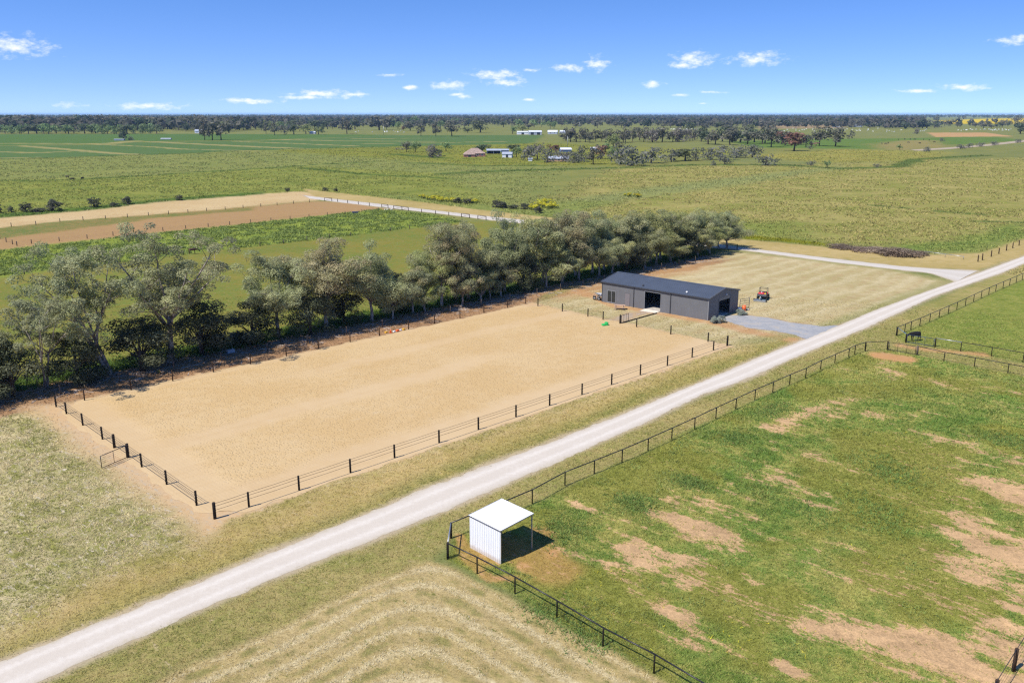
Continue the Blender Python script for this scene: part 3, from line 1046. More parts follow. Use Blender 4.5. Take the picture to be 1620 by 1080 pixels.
def sheet(name, poly, mat, z, rag, step=.3):
    P = W(poly)
    pts = []
    for i in range(len(P)):
        a = np.array(P[i])
        b = np.array(P[(i + 1) % len(P)])
        k = max(2, int(np.hypot(*(b - a)) / step))
        for j in range(k):
            pts.append(a + (b - a) * j / k)
    pts = np.array(pts)
    nx = (fbm(pts[:, 0] / 1.0, pts[:, 1] / 1.0, 8, 5) - .5) * 2 * rag
    ny = (fbm(pts[:, 0] / 1.0, pts[:, 1] / 1.0, 18, 5) - .5) * 2 * rag
    bm = bmesh.new()
    vs = [bm.verts.new((p[0] + nx[i], p[1] + ny[i], z)) for i, p in enumerate(pts)]
    f = bm.faces.new(vs)
    f.normal_update()
    if f.normal.z < 0:
        f.normal_flip()
    bmesh.ops.triangulate(bm, faces=bm.faces[:])
    me = bpy.data.meshes.new(name)
    bm.to_mesh(me)
    bm.free()
    me.materials.append(mat)
    o = link(bpy.data.objects.new(name, me))
    return tag(o, kind='structure')


def apron_material():
    mt, nt, out = new_mat('blue_grey_gravel')
    t = NT(nt)
    P = t.pos()
    n1 = t.noise(P, .5, 6, .62)
    n2 = t.noise(P, 4.0, 6, .65)
    c = t.mix(t.ramp(t.math('ADD', t.math('MULTIPLY', n1, .6), t.math('MULTIPLY', n2, .5)), .4, .7), alb(166, 168, 170), alb(198, 196, 192))
    c = t.mix(t.math('MULTIPLY', t.ramp(n1, .52, .66), .6), c, alb(196, 182, 162))
    t.principled(out, c, .95, .1, normal=t.bump(n2, .4, .05))
    return mt


sheet('gravel_driveway', APRON, apron_material(), .009, .5)


# ------------------------------------------------------------------ sand arena
def arena():
    us = np.linspace(-.55, 72.75, 160)
    vs = np.linspace(-.7, 36.75, 84)
    Ug, Vg = np.meshgrid(us, vs, indexing='ij')
    u = Ug.ravel().copy()
    v = Vg.ravel().copy()
    # rounded corners and a ragged rim
    cu, cv = 36.1, 18.0
    hu, hv = 36.65, 18.72
    du = np.abs(u - cu) / hu
    dv = np.abs(v - cv) / hv
    corner = np.clip((du - .93) / .07, 0, 1) * np.clip((dv - .86) / .14, 0, 1)
    u -= np.sign(u - cu) * corner * 1.5
    v -= np.sign(v - cv) * corner * 1.5
    rim = np.maximum(sstep(.975, 1, du), sstep(.95, 1, dv))
    u += (fbm(u / 1.6, v / 1.6, 61, 5) - .5) * 1.3 * rim
    v += (fbm(u / 1.6, v / 1.6, 62, 5) - .5) * 1.3 * rim
    x = A0.x + UD.x * u + VD.x * v
    y = A0.y + UD.y * u + VD.y * v
    wig = (fbm(u / 9, v / 9, 71) - .5) * 5
    near = 1 - sstep(3.2, 5.4, v + wig * .6)
    lft = 1 - sstep(3.0, 5.0, u + wig * .5)
    mid = sstep(2.6, .8, np.abs(v - 17.5 - (u - 20) * .02 + wig * .35)) * sstep(52, 40, u)
    mid2 = sstep(2.0, .6, np.abs(v - 28 + wig * .35)) * sstep(20, 32, u) * .7
    far = sstep(34.5, 36, v)
    smooth = np.clip(np.maximum.reduce([near * .95, lft * .9, mid * .85, mid2, far * .7]), 0, 1)
    z = .03 + (fbm(u / 3, v / 3, 81) - .5) * .04
    z = np.where(rim > .5, .012, z)
    nu, nv = len(us), len(vs)
    i = (np.arange(nu - 1) * nv)[:, None]
    j = np.arange(nv - 1)[None, :]
    F = np.stack([i + j, i + nv + j, i + nv + j + 1, i + j + 1], -1).reshape(-1, 4)
    mt, nt, out = new_mat('arena_sand')
    t = NT(nt)
    P = t.pos()
    sm = t.attr('smooth', 'Fac')
    n0 = t.noise(P, .09, 4, .55)
    n1 = t.noise(P, .8, 5, .6)
    n2 = t.noise(P, 2.4, 3, .55, .6)
    n3 = t.noise(P, 7.0, 3, .55)
    vo = t.n('ShaderNodeTexVoronoi', feature='F1')
    t.set(vo.inputs['Vector'], P)
    vo.inputs['Scale'].default_value = 3.6
    vo.inputs['Randomness'].default_value = 1.0
    dim = t.ramp(vo.outputs['Distance'], .12, .42)
    rough = t.math('SUBTRACT', 1.0, sm)
    # crescent shaped hoof prints
    h = t.math('ADD', t.math('MULTIPLY', dim, .7), t.math('ADD', t.math('MULTIPLY', n2, .9), t.math('MULTIPLY', n3, .3)))
    raked = t.n('ShaderNodeTexWave', wave_type='BANDS', bands_direction='X')
    t.set(raked.inputs['Vector'], t.mapping(P, (1, 1, 1), (0, 0, UAZ + R(90))))
    raked.inputs['Scale'].default_value = .9
    raked.inputs['Distortion'].default_value = 1.5
    h = t.math('ADD', t.math('MULTIPLY', h, t.math('ADD', .07, t.math('MULTIPLY', rough, .93))), t.math('MULTIPLY', raked.outputs[1], .05))
    c = t.mix(t.ramp(t.math('ADD', t.math('MULTIPLY', n0, .6), t.math('MULTIPLY', n1, .4)), .38, .62), alb(222, 188, 133), alb(229, 198, 147))
    pit_tone = t.math('MULTIPLY', t.ramp(t.math('ADD', t.math('MULTIPLY', t.math('SUBTRACT', 1.0, dim), .55), t.math('MULTIPLY', n2, .6)), .58, .8), t.math('MULTIPLY', rough, .26))  # darker sand tone towards the pit centres, broken by noise
    c = t.mix(t.math('MULTIPLY', sm, .45), c, alb(232, 203, 162))
    hl = t.noise(t.mapping(t.mapping(P, (1, 1, 1), (0, 0, -UAZ)), (.05, 1.1, 1)), 1.0, 3, .6)
    c = t.mix(t.math('MULTIPLY', t.ramp(hl, .5, .66), .12), c, alb(206, 172, 122))
    c = t.mix(pit_tone, c, alb(188, 150, 104))
    c = t.mix(t.math('MULTIPLY', t.ramp(n1, .66, .76), .2), c, alb(205, 200, 196))
    t.principled(out, c, .95, .1, normal=t.bump(h, .6, .10))
    o = link(bpy.data.objects.new('sand_arena', mesh_np('sand_arena', np.stack([x, y, z], 1), F, mt, dict(smooth=smooth), smooth=True)))
    tag(o, kind='structure')


arena()


# ------------------------------------------------------------------ shed
def rib_wall(mp, a0, a1, top, openings=(), pitch=.25, depth=.016, z0=0.0):
    """ribbed steel sheet; mp(a, d, z) places a point (d = outwards)"""
    prof = [(0.0, 0.0), (.52, 0.0), (.62, 1.0), (.90, 1.0)]
    br = {round(a0, 4), round(a1, 4)}
    k = math.floor(a0 / pitch)
    while k * pitch < a1 + pitch:
        for f, _ in prof:
            a = (k + f) * pitch
            if a0 < a < a1:
                br.add(round(a, 4))
        k += 1
    for o in openings:
        br.add(round(o[0], 4))
        br.add(round(o[1], 4))
    br = sorted(br)

    def dep(a):
        f = (a / pitch) % 1.0
        if f < .52:
            return 0.0
        if f < .62:
            return depth * (f - .52) / .10
        if f < .90:
            return depth
        return depth * (1 - f) / .10
    mb = MB()
    for i in range(len(br) - 1):
        p, q = br[i], br[i + 1]
        if q - p < 1e-4:
            continue
        m_ = (p + q) / 2
        tp, tq = top(p), top(q)
        spans = [(z0, None)]
        for o in sorted(openings, key=lambda o: o[2]):
            if o[0] <= m_ <= o[1]:
                lo, hi = spans.pop()
                if o[2] > lo + 1e-3:
                    spans.append((lo, o[2]))
                spans.append((o[3], None))
        for lo, hi in spans:
            h1 = tp if hi is None else hi
            h2 = tq if hi is None else hi
            mb.add([mp(p, dep(p), lo), mp(q, dep(q - 1e-6), lo), mp(q, dep(q - 1e-6), h2), mp(p, dep(p), h1)], [(0, 1, 2, 3)])
    return mb


def build_shed():
    s1 = gp(952, 477)
    s0 = gp(1120, 507)
    LEN = (s0 - s1).length
    rz = math.atan2((s0 - s1).y, (s0 - s1).x)
    WID, EV, RG = 9.0, 3.36, 4.28
    root = empty('steel_shed', s1, rz)
    tag(root, 'long dark grey steel shed with a low gable roof and open doors', 'shed')

    def gtop(y):
        return EV + (RG - EV) * (1 - abs(y - WID / 2) / (WID / 2))
    big = (8.44, 11.39, -1, 2.9)
    win = (1.14, 2.80, .16, 2.12)
    side = (4.62, 5.60, -1, 2.10)
    gate = (2.95, 6.40, -1, 2.92)
    rib_wall(lambda a, d, z: (a, -d, z), 0, LEN, lambda a: EV, [big, win, side]).build('wall', M['wall_steel'], root)
    rib_wall(lambda a, d, z: (LEN + d, a, z), 0, WID, gtop, [gate]).build('wall', M['wall_steel'], root)
    rib_wall(lambda a, d, z: (a, WID + d, z), 0, LEN, lambda a: EV).build('wall', M['wall_steel'], root)
    rib_wall(lambda a, d, z: (-d, a, z), 0, WID, gtop).build('wall', M['wall_steel'], root)
    # roof: two ribbed slopes
    ov = .16
    for side_y, s in ((0, -1), (WID, 1)):
        ye = side_y + s * .12
        ze = EV + .05 - (RG - EV) / (WID / 2) * .12

        def mp(a, d, z, ye=ye, ze=ze):
            t = z
            return (a, ye + (WID / 2 - ye) * t, ze + (RG + .06 - ze) * t + d)
        r = rib_wall(mp, -ov, LEN + ov, lambda a: 1.0, pitch=.28, depth=.035).build('roof', M['roof_steel'], root)
        if s < 0:
            front = r
    cap = MB()
    cap.add([(-ov, WID / 2 - .28, RG + .055), (LEN + ov, WID / 2 - .28, RG + .055), (LEN + ov, WID / 2, RG + .125), (-ov, WID / 2, RG + .125), (LEN + ov, WID / 2 + .28, RG + .055), (-ov, WID / 2 + .28, RG + .055)],
            [(0, 1, 2, 3), (3, 2, 4, 5)])
    cap.build('ridge_cap', M['roof_steel'], front)
    for vx, mt in ((7.6, 'orange_plastic'), (15.6, 'lamp_white')):
        MB().tube([(vx, .62, 3.50), (vx, .62, 3.66)], .10, 10).ball((vx, .62, 3.70), (.17, .17, .12)).build('roof_vent', M['trim_steel' if mt[0] == 'o' else mt], front)
    for y0, y1 in ((-.27, -.125), (WID + .125, WID + .27)):
        MB().box(-ov, LEN + ov, y0, y1, EV - .10, EV + .03).build('gutter', M['trim_steel'], root)
    for x in (-ov - .012, LEN + ov + .012):
        for ya, yb in ((-.12, WID / 2), (WID + .12, WID / 2)):
            MB().beam((x, ya, EV + .03), (x, yb, RG + .075), .03, .17).build('barge_trim', M['trim_pale'], root)
    for x in (6.34, 13.2):
        MB().box(x - .05, x + .05, -.125, -.035, .02, EV - .09).build('downpipe', M['trim_steel'], root)
    for x in (.04, LEN - .04):
        MB().box(x - .06, x + .06, -.05, -.031, 0, EV - .1).build('corner_trim', M['trim_pale' if x > 1 else 'trim_steel'], root)
    # sliding glass door
    w = empty('glass_door')
    w.parent = root
    w.name = 'glass_door'
    fr = MB()
    x0, x1, z0, z1 = win
    fr.box(x0 - .05, x0 + .05, -.06, .03, z0, z1).box(x1 - .05, x1 + .05, -.06, .03, z0, z1).box(x0 + .05, x1 - .05, -.06, .03, z1 - .08, z1).box(x0 - .05, x1 + .05, -.07, .03, z0 - .1, z0 + .04)
    fr.box((x0 + x1) / 2 - .04, (x0 + x1) / 2 + .04, -.058, .03, z0 + .04, z1 - .08)
    fr.build('frame', M['trim_pale'], w)
    for a, b in ((x0 + .05, (x0 + x1) / 2 - .04), ((x0 + x1) / 2 + .04, x1 - .05)):
        MB().box(a, b, -.012, .004, z0 + .04, z1 - .08).build('pane', M['glass'], w)
    # side door
    d = MB().box(side[0] + .03, side[1] - .03, -.035, .02, .02, 2.07).build('door', M['door_steel'], root)
    MB().box(side[0] + .10, side[0] + .24, -.075, -.037, .98, 1.03).build('handle', M['galv'], d)
    # big sliding door opening: jambs and a rail above
    MB().box(big[0] - .07, big[0], -.06, .05, 0, 2.9).build('door_jamb', M['trim_pale'], root)
    MB().box(big[1], big[1] + .07, -.06, .05, 0, 2.9).build('door_jamb', M['trim_pale'], root)
    MB().box(big[0] - .07, big[1] + .07, -.062, .052, 2.9, 3.0).build('door_head', M['trim_pale'], root)
    # roller door, three quarters up
    rd = MB()
    for k in range(6):
        rd.box(LEN - .03, LEN + .012, gate[0] + .03, gate[1] - .03, 2.50 + k * .07, 2.565 + k * .07)
    rd.build('roller_door', simple('roller_curtain', (.20, .195, .18), .5, .3), root)
    MB().tube([(LEN - .32, gate[0], 2.98), (LEN - .32, gate[1], 2.98)], .2, 14).build('roller_drum', M['trim_steel'], root)
    for y in gate[:2]:
        MB().box(LEN - .02, LEN + .05, y - .05, y + .05, 0, 2.92).build('door_jamb', M['wall_steel'], root)
    lt = MB().box(LEN + .03, LEN + .12, 4.98, 5.24, 3.14, 3.30, .02)
    lt.build('flood_light', M['lamp_white'], root)
    MB().box(.06, LEN - .06, .06, WID - .06, .005, .07).build('floor_slab', M['concrete'], root)
    sl = MB().add([(8.5, -1.5, .02), (11.3, -1.2, .02), (11.35, .02, .09), (8.48, .02, .09)], [(0, 1, 2, 3)])
    sl.build('door_ramp', simple('ramp_concrete', (.62, .55, .45), .9, .1), root)
    # portal frames inside
    for x in (.25, 6.6, 13.2, LEN - .25):
        MB().box(x - .05, x + .05, .08, .22, .07, EV - .1).box(x - .05, x + .05, WID - .22, WID - .08, .07, EV - .1).beam((x, .15, EV - .1), (x, WID / 2, RG - .12), .1, .16).beam((x, WID - .15, EV - .1), (x, WID / 2, RG - .12), .1, .16).build('portal_frame', M['galv'], root)
    return root, LEN, rz, s1


SHED, SHED_LEN, SHED_RZ, SHED_O = build_shed()


def shed_pt(x, y, z=0):
    c, s = math.cos(SHED_RZ), math.sin(SHED_RZ)
    return Vector((SHED_O.x + x * c - y * s, SHED_O.y + x * s + y * c, z))


def wheel(parent, c, r, w, axis_y=True, rim=M['galv']):
    t = MB()
    n = 18
    c = Vector(c)
    prof = [(r * .55, -w / 2), (r * .92, -w / 2), (r, -w * .3), (r, w * .3), (r * .92, w / 2), (r * .55, w / 2)]
    vs = []
    for k in range(n):
        a = 2 * math.pi * k / n
        for rr, o in prof:
            rr2 = rr * (1.0 if rr < r * .9 or k % 2 else .975)
            vs.append(c + Vector((rr2 * math.cos(a), o, rr2 * math.sin(a))))
    m_ = len(prof)
    fs = [(k * m_ + j, k * m_ + j + 1, ((k + 1) % n) * m_ + j + 1, ((k + 1) % n) * m_ + j) for k in range(n) for j in range(m_ - 1)]
    t.add(vs, fs, True)
    wo = t.build('wheel', M['tyre'], parent)
    MB().tube([c + Vector((0, -w * .42, 0)), c + Vector((0, w * .42, 0))], r * .56, 12).build('rim', rim, wo)
    return wo


def build_tractor():
    root = empty('small_tractor', shed_pt(17.2, 4.75, .07), SHED_RZ)
    tag(root, 'blue tractor parked inside the open end door of the shed', 'tractor')
    MB().box(.1, 1.35, -.34, .34, .75, 1.28, .08).build('bonnet', M['blue_paint'], root)
    MB().box(1.35, 1.42, -.3, .3, .72, 1.2, .02).build('grille', M['white_plastic'], root)
    MB().box(-1.2, 1.3, -.2, .2, .45, .78, .03).build('chassis', M['black_plastic'], root)
    for s in (-1, 1):
        MB().box(-1.25, -.15, s * .62 - .2, s * .62 + .2, 1.12, 1.22, .04).build('mudguard', M['blue_paint'], root)
        wheel(root, (-.75, s * .64, .68), .68, .36)
        wheel(root, (1.0, s * .58, .42), .42, .24)
    MB().box(-.85, -.35, -.25, .25, .95, 1.08, .04).box(-.95, -.85, -.25, .25, 1.05, 1.5, .04).build('seat', M['black_plastic'], root)
    MB().tube([(-1.0, -.45, .9), (-1.0, -.45, 2.1), (-1.0, .45, 2.1), (-1.0, .45, .9)], .035, 8).build('roll_bar', M['black_paint'], root)
    MB().tube([(0.0, 0, 1.2), (-.25, 0, 1.5)], .025, 6).build('steering_column', M['black_plastic'], root)
    MB().tube([(.8, .36, 1.2), (.8, .36, 1.95)], .035, 8).build('exhaust', M['galv'], root)


build_tractor()


# ------------------------------------------------------------------ white shelter in the paddock
def build_shelter():
    w0 = gp(792, 892)
    w1 = gp(744, 866)
    rz = math.atan2((w1 - w0).y, (w1 - w0).x)
    root = empty('horse_shelter', w0, rz)          # x along the wall, -y towards the open side
    tag(root, 'small white steel horse shelter with a flat roof in the paddock corner', 'shelter')
    LW, D, HL, HH = 3.2, 3.05, 2.52, 2.74
    top = lambda a: HL - .02
    rib_wall(lambda a, d, z: (a, d, z), 0, LW, top, pitch=.19, depth=.028).build('wall', M['white_wall'], root)
    mb = rib_wall(lambda a, d, z: (LW + d, -a, z), 0, D, lambda a: HL - .02 + (HH - HL) * a / D, pitch=.19, depth=.022)
    mb.build('wall', M['white_wall'], root)
    rf = MB()
    ov = .07
    def rz_(y):
        return HL + (HH - HL) * (-y / D)
    rb = rib_wall(lambda a, d, z: (a, ov - z * (D + 2 * ov), rz_(ov - z * (D + 2 * ov)) + .03 + d), -ov, LW + ov, lambda a: 1.0, pitch=.20, depth=.022)
    rb.build('roof', M['white_steel'], root)
    for x in (-ov - .004, LW + ov + .004):
        MB().beam((x, ov, rz_(ov) + .015), (x, -D - ov, rz_(-D - ov) + .015), .012, .09).build('edge_trim', M['galv'], root)
    MB().beam((-ov, ov + .006, rz_(ov) + .0), (LW + ov, ov + .006, rz_(ov) + .0), .01, .05).build('edge_trim', M['wire'], root)
    MB().beam((-ov, -D - ov - .006, rz_(-D - ov) + .015), (LW + ov, -D - ov - .006, rz_(-D - ov) + .015), .012, .09).build('edge_trim', M['white_steel'], root)
    for x, y in ((0, -D + .03), (LW - .03, -D + .03), (.03, -.04), (LW - .04, -.04)):
        z1 = rz_(y) - .01
        MB().box(x - .035, x + .035, y - .035, y + .035, 0, z1).build('post', M['galv'], root)
    for y in (-.25, -D / 2, -D + .06):
        MB().box(.03, LW - .05, y - .03, y + .03, rz_(y) - .10, rz_(y) - .012).build('rafter', M['galv'], root)
    MB().box(0, LW, -.10, -.03, .12, .20).build('bottom_rail', M['galv'], root)


build_shelter()


# ------------------------------------------------------------------ fences
def post_mesh(name, r, h, mat, n=10, nubs=()):
    mb = MB()
    mb.tube([(0, 0, -.05), (0, 0, h - .03), (0, 0, h)], [r, r * .98, r * .82], n)
    for z in nubs:
        mb.box(r * .8, r * 1.35, -.03, .03, z - .03, z + .03)
    return mb.mesh(name, mat)


def fence(name, label, pts, pm, h, wires=(), wr=.006, rail=None, wire_mat='wire', big=None, bigm=None, skip=(), rails_mat=None, rz=0.0, jitter=0.0, group=None):
    root = empty(name, pts[0])
    tag(root, label, 'fence', group)
    o = Vector(pts[0])
    rj = random.Random(len(pts) * 7 + int(abs(o.x) * 10))
    tops = []
    for i, p in enumerate(pts):
        q = Vector(p) - o
        me = bigm if (big and i in big) else pm
        po = inst('post', me, root, q, rz)
        s = 1 + rj.uniform(-jitter, jitter)
        po.scale = (1, 1, s)
        po.rotation_euler = (rj.uniform(-jitter, jitter) * .3, rj.uniform(-jitter, jitter) * .3, rz)
        tops.append(q)
    segs = [i for i in range(len(pts) - 1) if i not in skip]
    if rail:
        for i in segs:
            a, b = tops[i], tops[i + 1]
            mt = rails_mat.get(i, rail[1]) if rails_mat else rail[1]
            MB().tube([a + Vector((0, 0, h + .005)), b + Vector((0, 0, h + .005))], rail[0], 8).build('rail', M[mt], root)
    for z in wires:
        mb = MB()
        for i in segs:
            a, b = tops[i], tops[i + 1]
            m_ = (a + b) / 2
            mb.tube([a + Vector((0, 0, z)), m_ + Vector((0, 0, z - .02)), b + Vector((0, 0, z))], wr, 5, caps=False)
        mb.build('wire', M[wire_mat], root)
    return root


def gate(name, label, a, b, h, mat='black_paint', bars=2, mesh=True, z0=.12, r=.034, group=None):
    a, b = Vector(a), Vector(b)
    root = empty(name, a, math.atan2((b - a).y, (b - a).x))
    tag(root, label, 'gate', group)
    Ln = (b - a).length
    fr = MB()
    fr.tube([(0, 0, h), (Ln, 0, h)], r, 8).tube([(0, 0, z0), (Ln, 0, z0)], r, 8).tube([(.02, 0, z0), (.02, 0, h)], r, 8).tube([(Ln - .02, 0, z0), (Ln - .02, 0, h)], r, 8)
    fr.build('frame', M[mat], root)
    for k in range(bars):
        x = Ln * (k + 1) / (bars + 1)
        MB().tube([(x, 0, z0), (x, 0, h)], r * .7, 6).build('upright', M[mat], root)
    if mesh:
        mb = MB()
        for k in range(1, 6):
            z = z0 + (h - z0) * k / 6
            mb.tube([(0, 0, z), (Ln, 0, z)], .006, 4, caps=False)
        mb.build('wire_mesh', M['wire'], root)
    MB().box(-.05, .03, -.03, .03, z0 + .08, z0 + .16).box(-.05, .03, -.03, .03, h - .2, h - .12).build('hinge', M[mat], root)
    return root


AP = post_mesh('arena_post', .085, 1.3, M['black_timber'], 10, (.35, .68, 1.0, 1.24))
APB = post_mesh('arena_strainer', .125, 1.36, M['black_timber'], 12)
WZ = (.36, .70, 1.02, 1.25)
near = [(340, 820), (394, 802), (473, 775), (553, 747), (621.5, 723), (692.6, 699.6), (755.5, 679), (815, 659), (868, 641), (920, 624), (966, 608), (1011, 592.6), (1055, 578.5), (1095, 565.5), (1131, 554.6), (1152, 547)]
npts = []
for q in near:
    p = gp(*q)
    u, v = to_uv(p.x, p.y)
    npts.append(uvp(u, -.02))
fence('arena_fence', 'black post and wire fence along the road side of the sand arena', npts, AP, 1.3, WZ[1:], .015, big={0, 15}, bigm=APB, rz=UAZ + R(-90))
left = [(338, 820), (310.6, 800), (263, 766.7), (223.5, 739), (201.7, 724), (180, 708.7), (160.7, 695.4), (129, 673.7), (102, 655.6), (86.5, 644)]
lp = [uvp(0, 0)] + [uvp(.0, to_uv(*gp(*q)[:2])[1]) for q in left[1:]]
lp[0] = uvp(-.26, .12)
fence('arena_fence', 'black post and wire fence with an open gate, short left end of arena', lp[1:], AP, 1.3, WZ, .014, big={3, 4}, bigm=APB, rz=UAZ + R(180))
far = [2.9, 7.9, 12.7, 17.7, 22.6, 27.6, 32.4, 37.4, 42.3, 47.5, 52.4, 57.4, 62.4, 67.6, 71.8]
fence('arena_fence', 'thin wire fence on dark posts between the sand and the tree row', [uvp(u, 36.45 + .012 * u) for u in far], post_mesh('tree_side_post', .07, 1.3, M['brown_timber']), 1.3, WZ[1:], .006, jitter=.05)
sec = [-12, -5, 1.7, 8.1, 14.5, 20.6, 27, 33, 39.3, 45.5, 52, 58.5, 65, 71.5, 78, 84, 90, 96, 102, 108, 114, 120, 126]
fence('row_fence', 'weathered post and wire fence right beside the tree trunks', [uvp(u, 40.4 + .004 * u) for u in sec], post_mesh('row_post', .07, 1.2, M['grey_timber']), 1.2, (.4, .75, 1.1), .005, jitter=.08)
end_a = [(851, 484), (889.5, 493), (930, 501), (954, 506)]
fence('arena_fence', 'dark posts on the shed end of the arena left of the gate', [gp(*q) for q in end_a], AP, 1.3, WZ[1:], .006)
end_b = [(1007, 517.5), (1061, 529), (1120, 540.6), (1151, 547.2)]
eb = [gp(*q) for q in end_b]
eb[-1] = npts[-1] + VD * .3
fence('arena_fence', 'dark posts on the shed end of the arena from the gate to the road', eb[:-1], AP, 1.3, WZ[1:], .005)
gate('arena_gate', 'open black gate standing out over the lawn at the left end of the arena', uvp(-.16, to_uv(*gp(201.7, 724)[:2])[1] - .1), gp(161, 742), 1.22, bars=1)
ghp = gp(981, 512)
inst_post = fence('gate_post', 'thick black gate post at the shed end of the arena', [ghp], APB, 1.3)
inst_post['category'] = 'post'
gate('arena_gate', 'small black gate swung open towards the picnic table', ghp + Vector((.18, .1, 0)), ghp + Vector((1.45, 1.55, 0)), 1.22, bars=2)
bar = [gp(985, 511), gp(1039, 496)]
bo = MB().tube([(0, 0, .09), (bar[1] - bar[0]) + Vector((0, 0, .12))], .075, 8)
b_ = bo.build('timber_rail', M['black_timber'], None, bar[0])
tag(b_, 'long black rail lying on the ground between arena gate and shed', 'rail')

# black pipe rail paddock fences
PP = post_mesh('pipe_post', .055, 1.22, M['black_paint'], 10)
PPB = post_mesh('pipe_strainer', .085, 1.26, M['black_timber'], 12)
PWZ = (.3, .6, .9)
f_near = [(708.5, 884), (755, 906.7), (814.7, 938.8), (881, 977.6), (953.8, 1021.7), (1034.4, 1064.7), (1128, 1122), (1240, 1190)]
fence('paddock_fence', 'black pipe rail fence along the mown hay in the foreground', [gp(*q) for q in f_near], PP, 1.22, PWZ, .004, rail=(.045, 'black_paint'), big={0}, bigm=PPB)
f_road = [(708.5, 884), (713.7, 851), (786, 821), (842, 796.5), (893.7, 767.8), (940, 749), (984, 731), (1025, 713), (1062.6, 695.8), (1098.7, 679), (1132.4, 662.5), (1164, 647.5), (1194, 633), (1222.4, 620.7), (1249, 608.5), (1274.4, 598), (1298, 585.4), (1320.4, 575.4), (1342.4, 565.6), (1352, 560.5), (1368.5, 555.5), (1403.5, 554)]
rp = [gp(*q) for q in f_road]
rp[0] = rp[0] + Vector((.02, .2, 0))
fence('paddock_fence', 'black pipe rail fence between the gravel road and the patchy green paddock', rp, PP, 1.22, PWZ, .004, rail=(.045, 'black_paint'), rails_mat={0: 'galv'}, big={1, 20, 21}, bigm=PPB)
f_lane = [(1450.5, 562), (1493, 572), (1541, 581), (1594, 591), (1655, 603), (1720, 616)]
fence('paddock_fence', 'black pipe rail fence on the near side of the grassy lane', [gp(*q) for q in f_lane], PP, 1.22, PWZ, .004, rail=(.045, 'black_paint'), big={0}, bigm=post_mesh('timber_strainer', .12, 1.28, M['grey_timber']))
gate('paddock_gate', 'black mesh gate of the near paddock by the lane', gp(1405.5, 554.4), gp(1448, 561.6), 1.15, bars=2)
f_up = [(1418, 531), (1431, 525.7), (1440.7, 521.5), (1455, 516), (1470.6, 509), (1485.5, 502.6), (1500, 495.8), (1513.5, 489.7), (1527, 483.4), (1540, 477.2), (1552, 471.5), (1564, 466), (1575, 461), (1586.6, 456), (1597, 451.4), (1607.5, 446.8), (1617, 442.5), (1630, 437), (1643, 431)]
fence('paddock_fence', 'black rail fence climbing beside the road around the far paddock', [gp(*q) for q in f_up], PP, 1.22, PWZ, .004, rail=(.045, 'black_paint'), big={0}, bigm=PPB)
f_up2 = [(1479, 549), (1519.5, 555.5), (1568, 564), (1618, 573), (1680, 584)]
fence('paddock_fence', 'black rail fence on the far side of the grassy lane', [gp(*q) for q in f_up2], PP, 1.22, PWZ, .004, rail=(.045, 'black_paint'), rails_mat={0: 'galv'}, big={0}, bigm=PPB)
pg = gp(1432.6, 542)
fence('corner_fence', 'short steel rail joining the far paddock corner to its gate', [gp(1419, 531.5), pg], PP, 1.2, (), rail=(.04, 'blue_steel'), big={1}, bigm=PPB)
gate('paddock_gate', 'dark steel mesh gate in front of the black horse', pg + Vector((.1, 0, 0)), gp(1477, 548.8), 1.15, mat='navy_paint', bars=2)
P3 = post_mesh('corner_post', .11, 1.45, M['brown_timber'])
c1, c2 = gp(1603, 1061), gp(1572, 1112)
fence('post_and_rail_fence', 'brown timber post fence at the bottom right of the paddock', [c2 + (c2 - c1), c2, c1, c1 * 2 - c2, c1 * 3 - c2 * 2, c1 * 4 - c2 * 3], P3, 1.42, (.35, .7, 1.05), .006, rail=(.022, 'wire'))

# back paddocks
BP = post_mesh('back_post', .10, 1.05, M['grey_timber'], 8)
b1 = [(-30, 360), (18, 358.5), (57, 356), (95, 351), (131.6, 348.5), (167, 346), (201.7, 344), (235, 341), (266.7, 339), (297.5, 336.5), (327, 334), (356.5, 331.7), (384.7, 329.3), (412.6, 327), (438.5, 324.8), (464.4, 322.5), (489.6, 320.3), (513.6, 318)]
fence('back_fence', 'post and wire fence between the pale dry strip and the bare red paddock', [gp(*q) for q in b1], BP, 1.05, (.4, .7, .95), .006, jitter=.08)
b2 = [(27, 389), (50, 385.5), (94, 381.5), (138, 377.5), (179, 373), (220, 369), (258, 365.5), (294, 362), (329.5, 359), (363.5, 356), (396.7, 352.8), (428.7, 350), (459, 347), (489, 344), (518, 341.4), (546, 339), (572.7, 336.6), (598.5, 333.5)]
fence('back_fence', 'post and wire fence between the bare red paddock and the lush grass', [gp(*q) for q in b2], BP, 1.05, (.4, .7, .95), .006, jitter=.08)
b3 = [(-40, 445), (38.5, 434), (90, 427), (140, 421.5), (190, 415.5), (240, 409.5), (290, 403.5), (331, 398.5), (372, 394), (411.6, 389.5), (449, 385.5), (485.7, 381), (521, 376.7), (554.7, 373), (587, 369), (618, 365.7), (648, 362), (677, 358.5), (704, 355), (731, 352)]
fence('back_fence', 'post and wire fence between the lush grass and the mown green strip', [gp(*q) for q in b3], BP, 1.05, (.4, .7, .95), .006, jitter=.08)
b4 = [(0, 378), (10, 383), (20, 386.5), (27, 389)]
fence('back_fence', 'short run of old posts at the left end of the red paddock', [gp(*q) for q in b4], BP, 1.05, (.5, .9), .006, jitter=.1)
b5 = [(525, 318.4), (534, 319.4), (550, 321.4), (567, 323.5), (584.4, 325.8), (604, 328.3), (614, 329.6), (623, 330.8), (636, 332.5), (646, 333.6), (667, 336.2), (689, 338.7), (710, 341.2), (730, 343.6), (742.6, 345), (756, 346.7), (769, 348.2)]
fence('back_fence', 'dark post fence with railed strainers along the pale back road', [gp(*q) for q in b5], post_mesh('road_post', .11, 1.1, M['brown_timber'], 8), 1.1, (.4, .7, .95), .006)
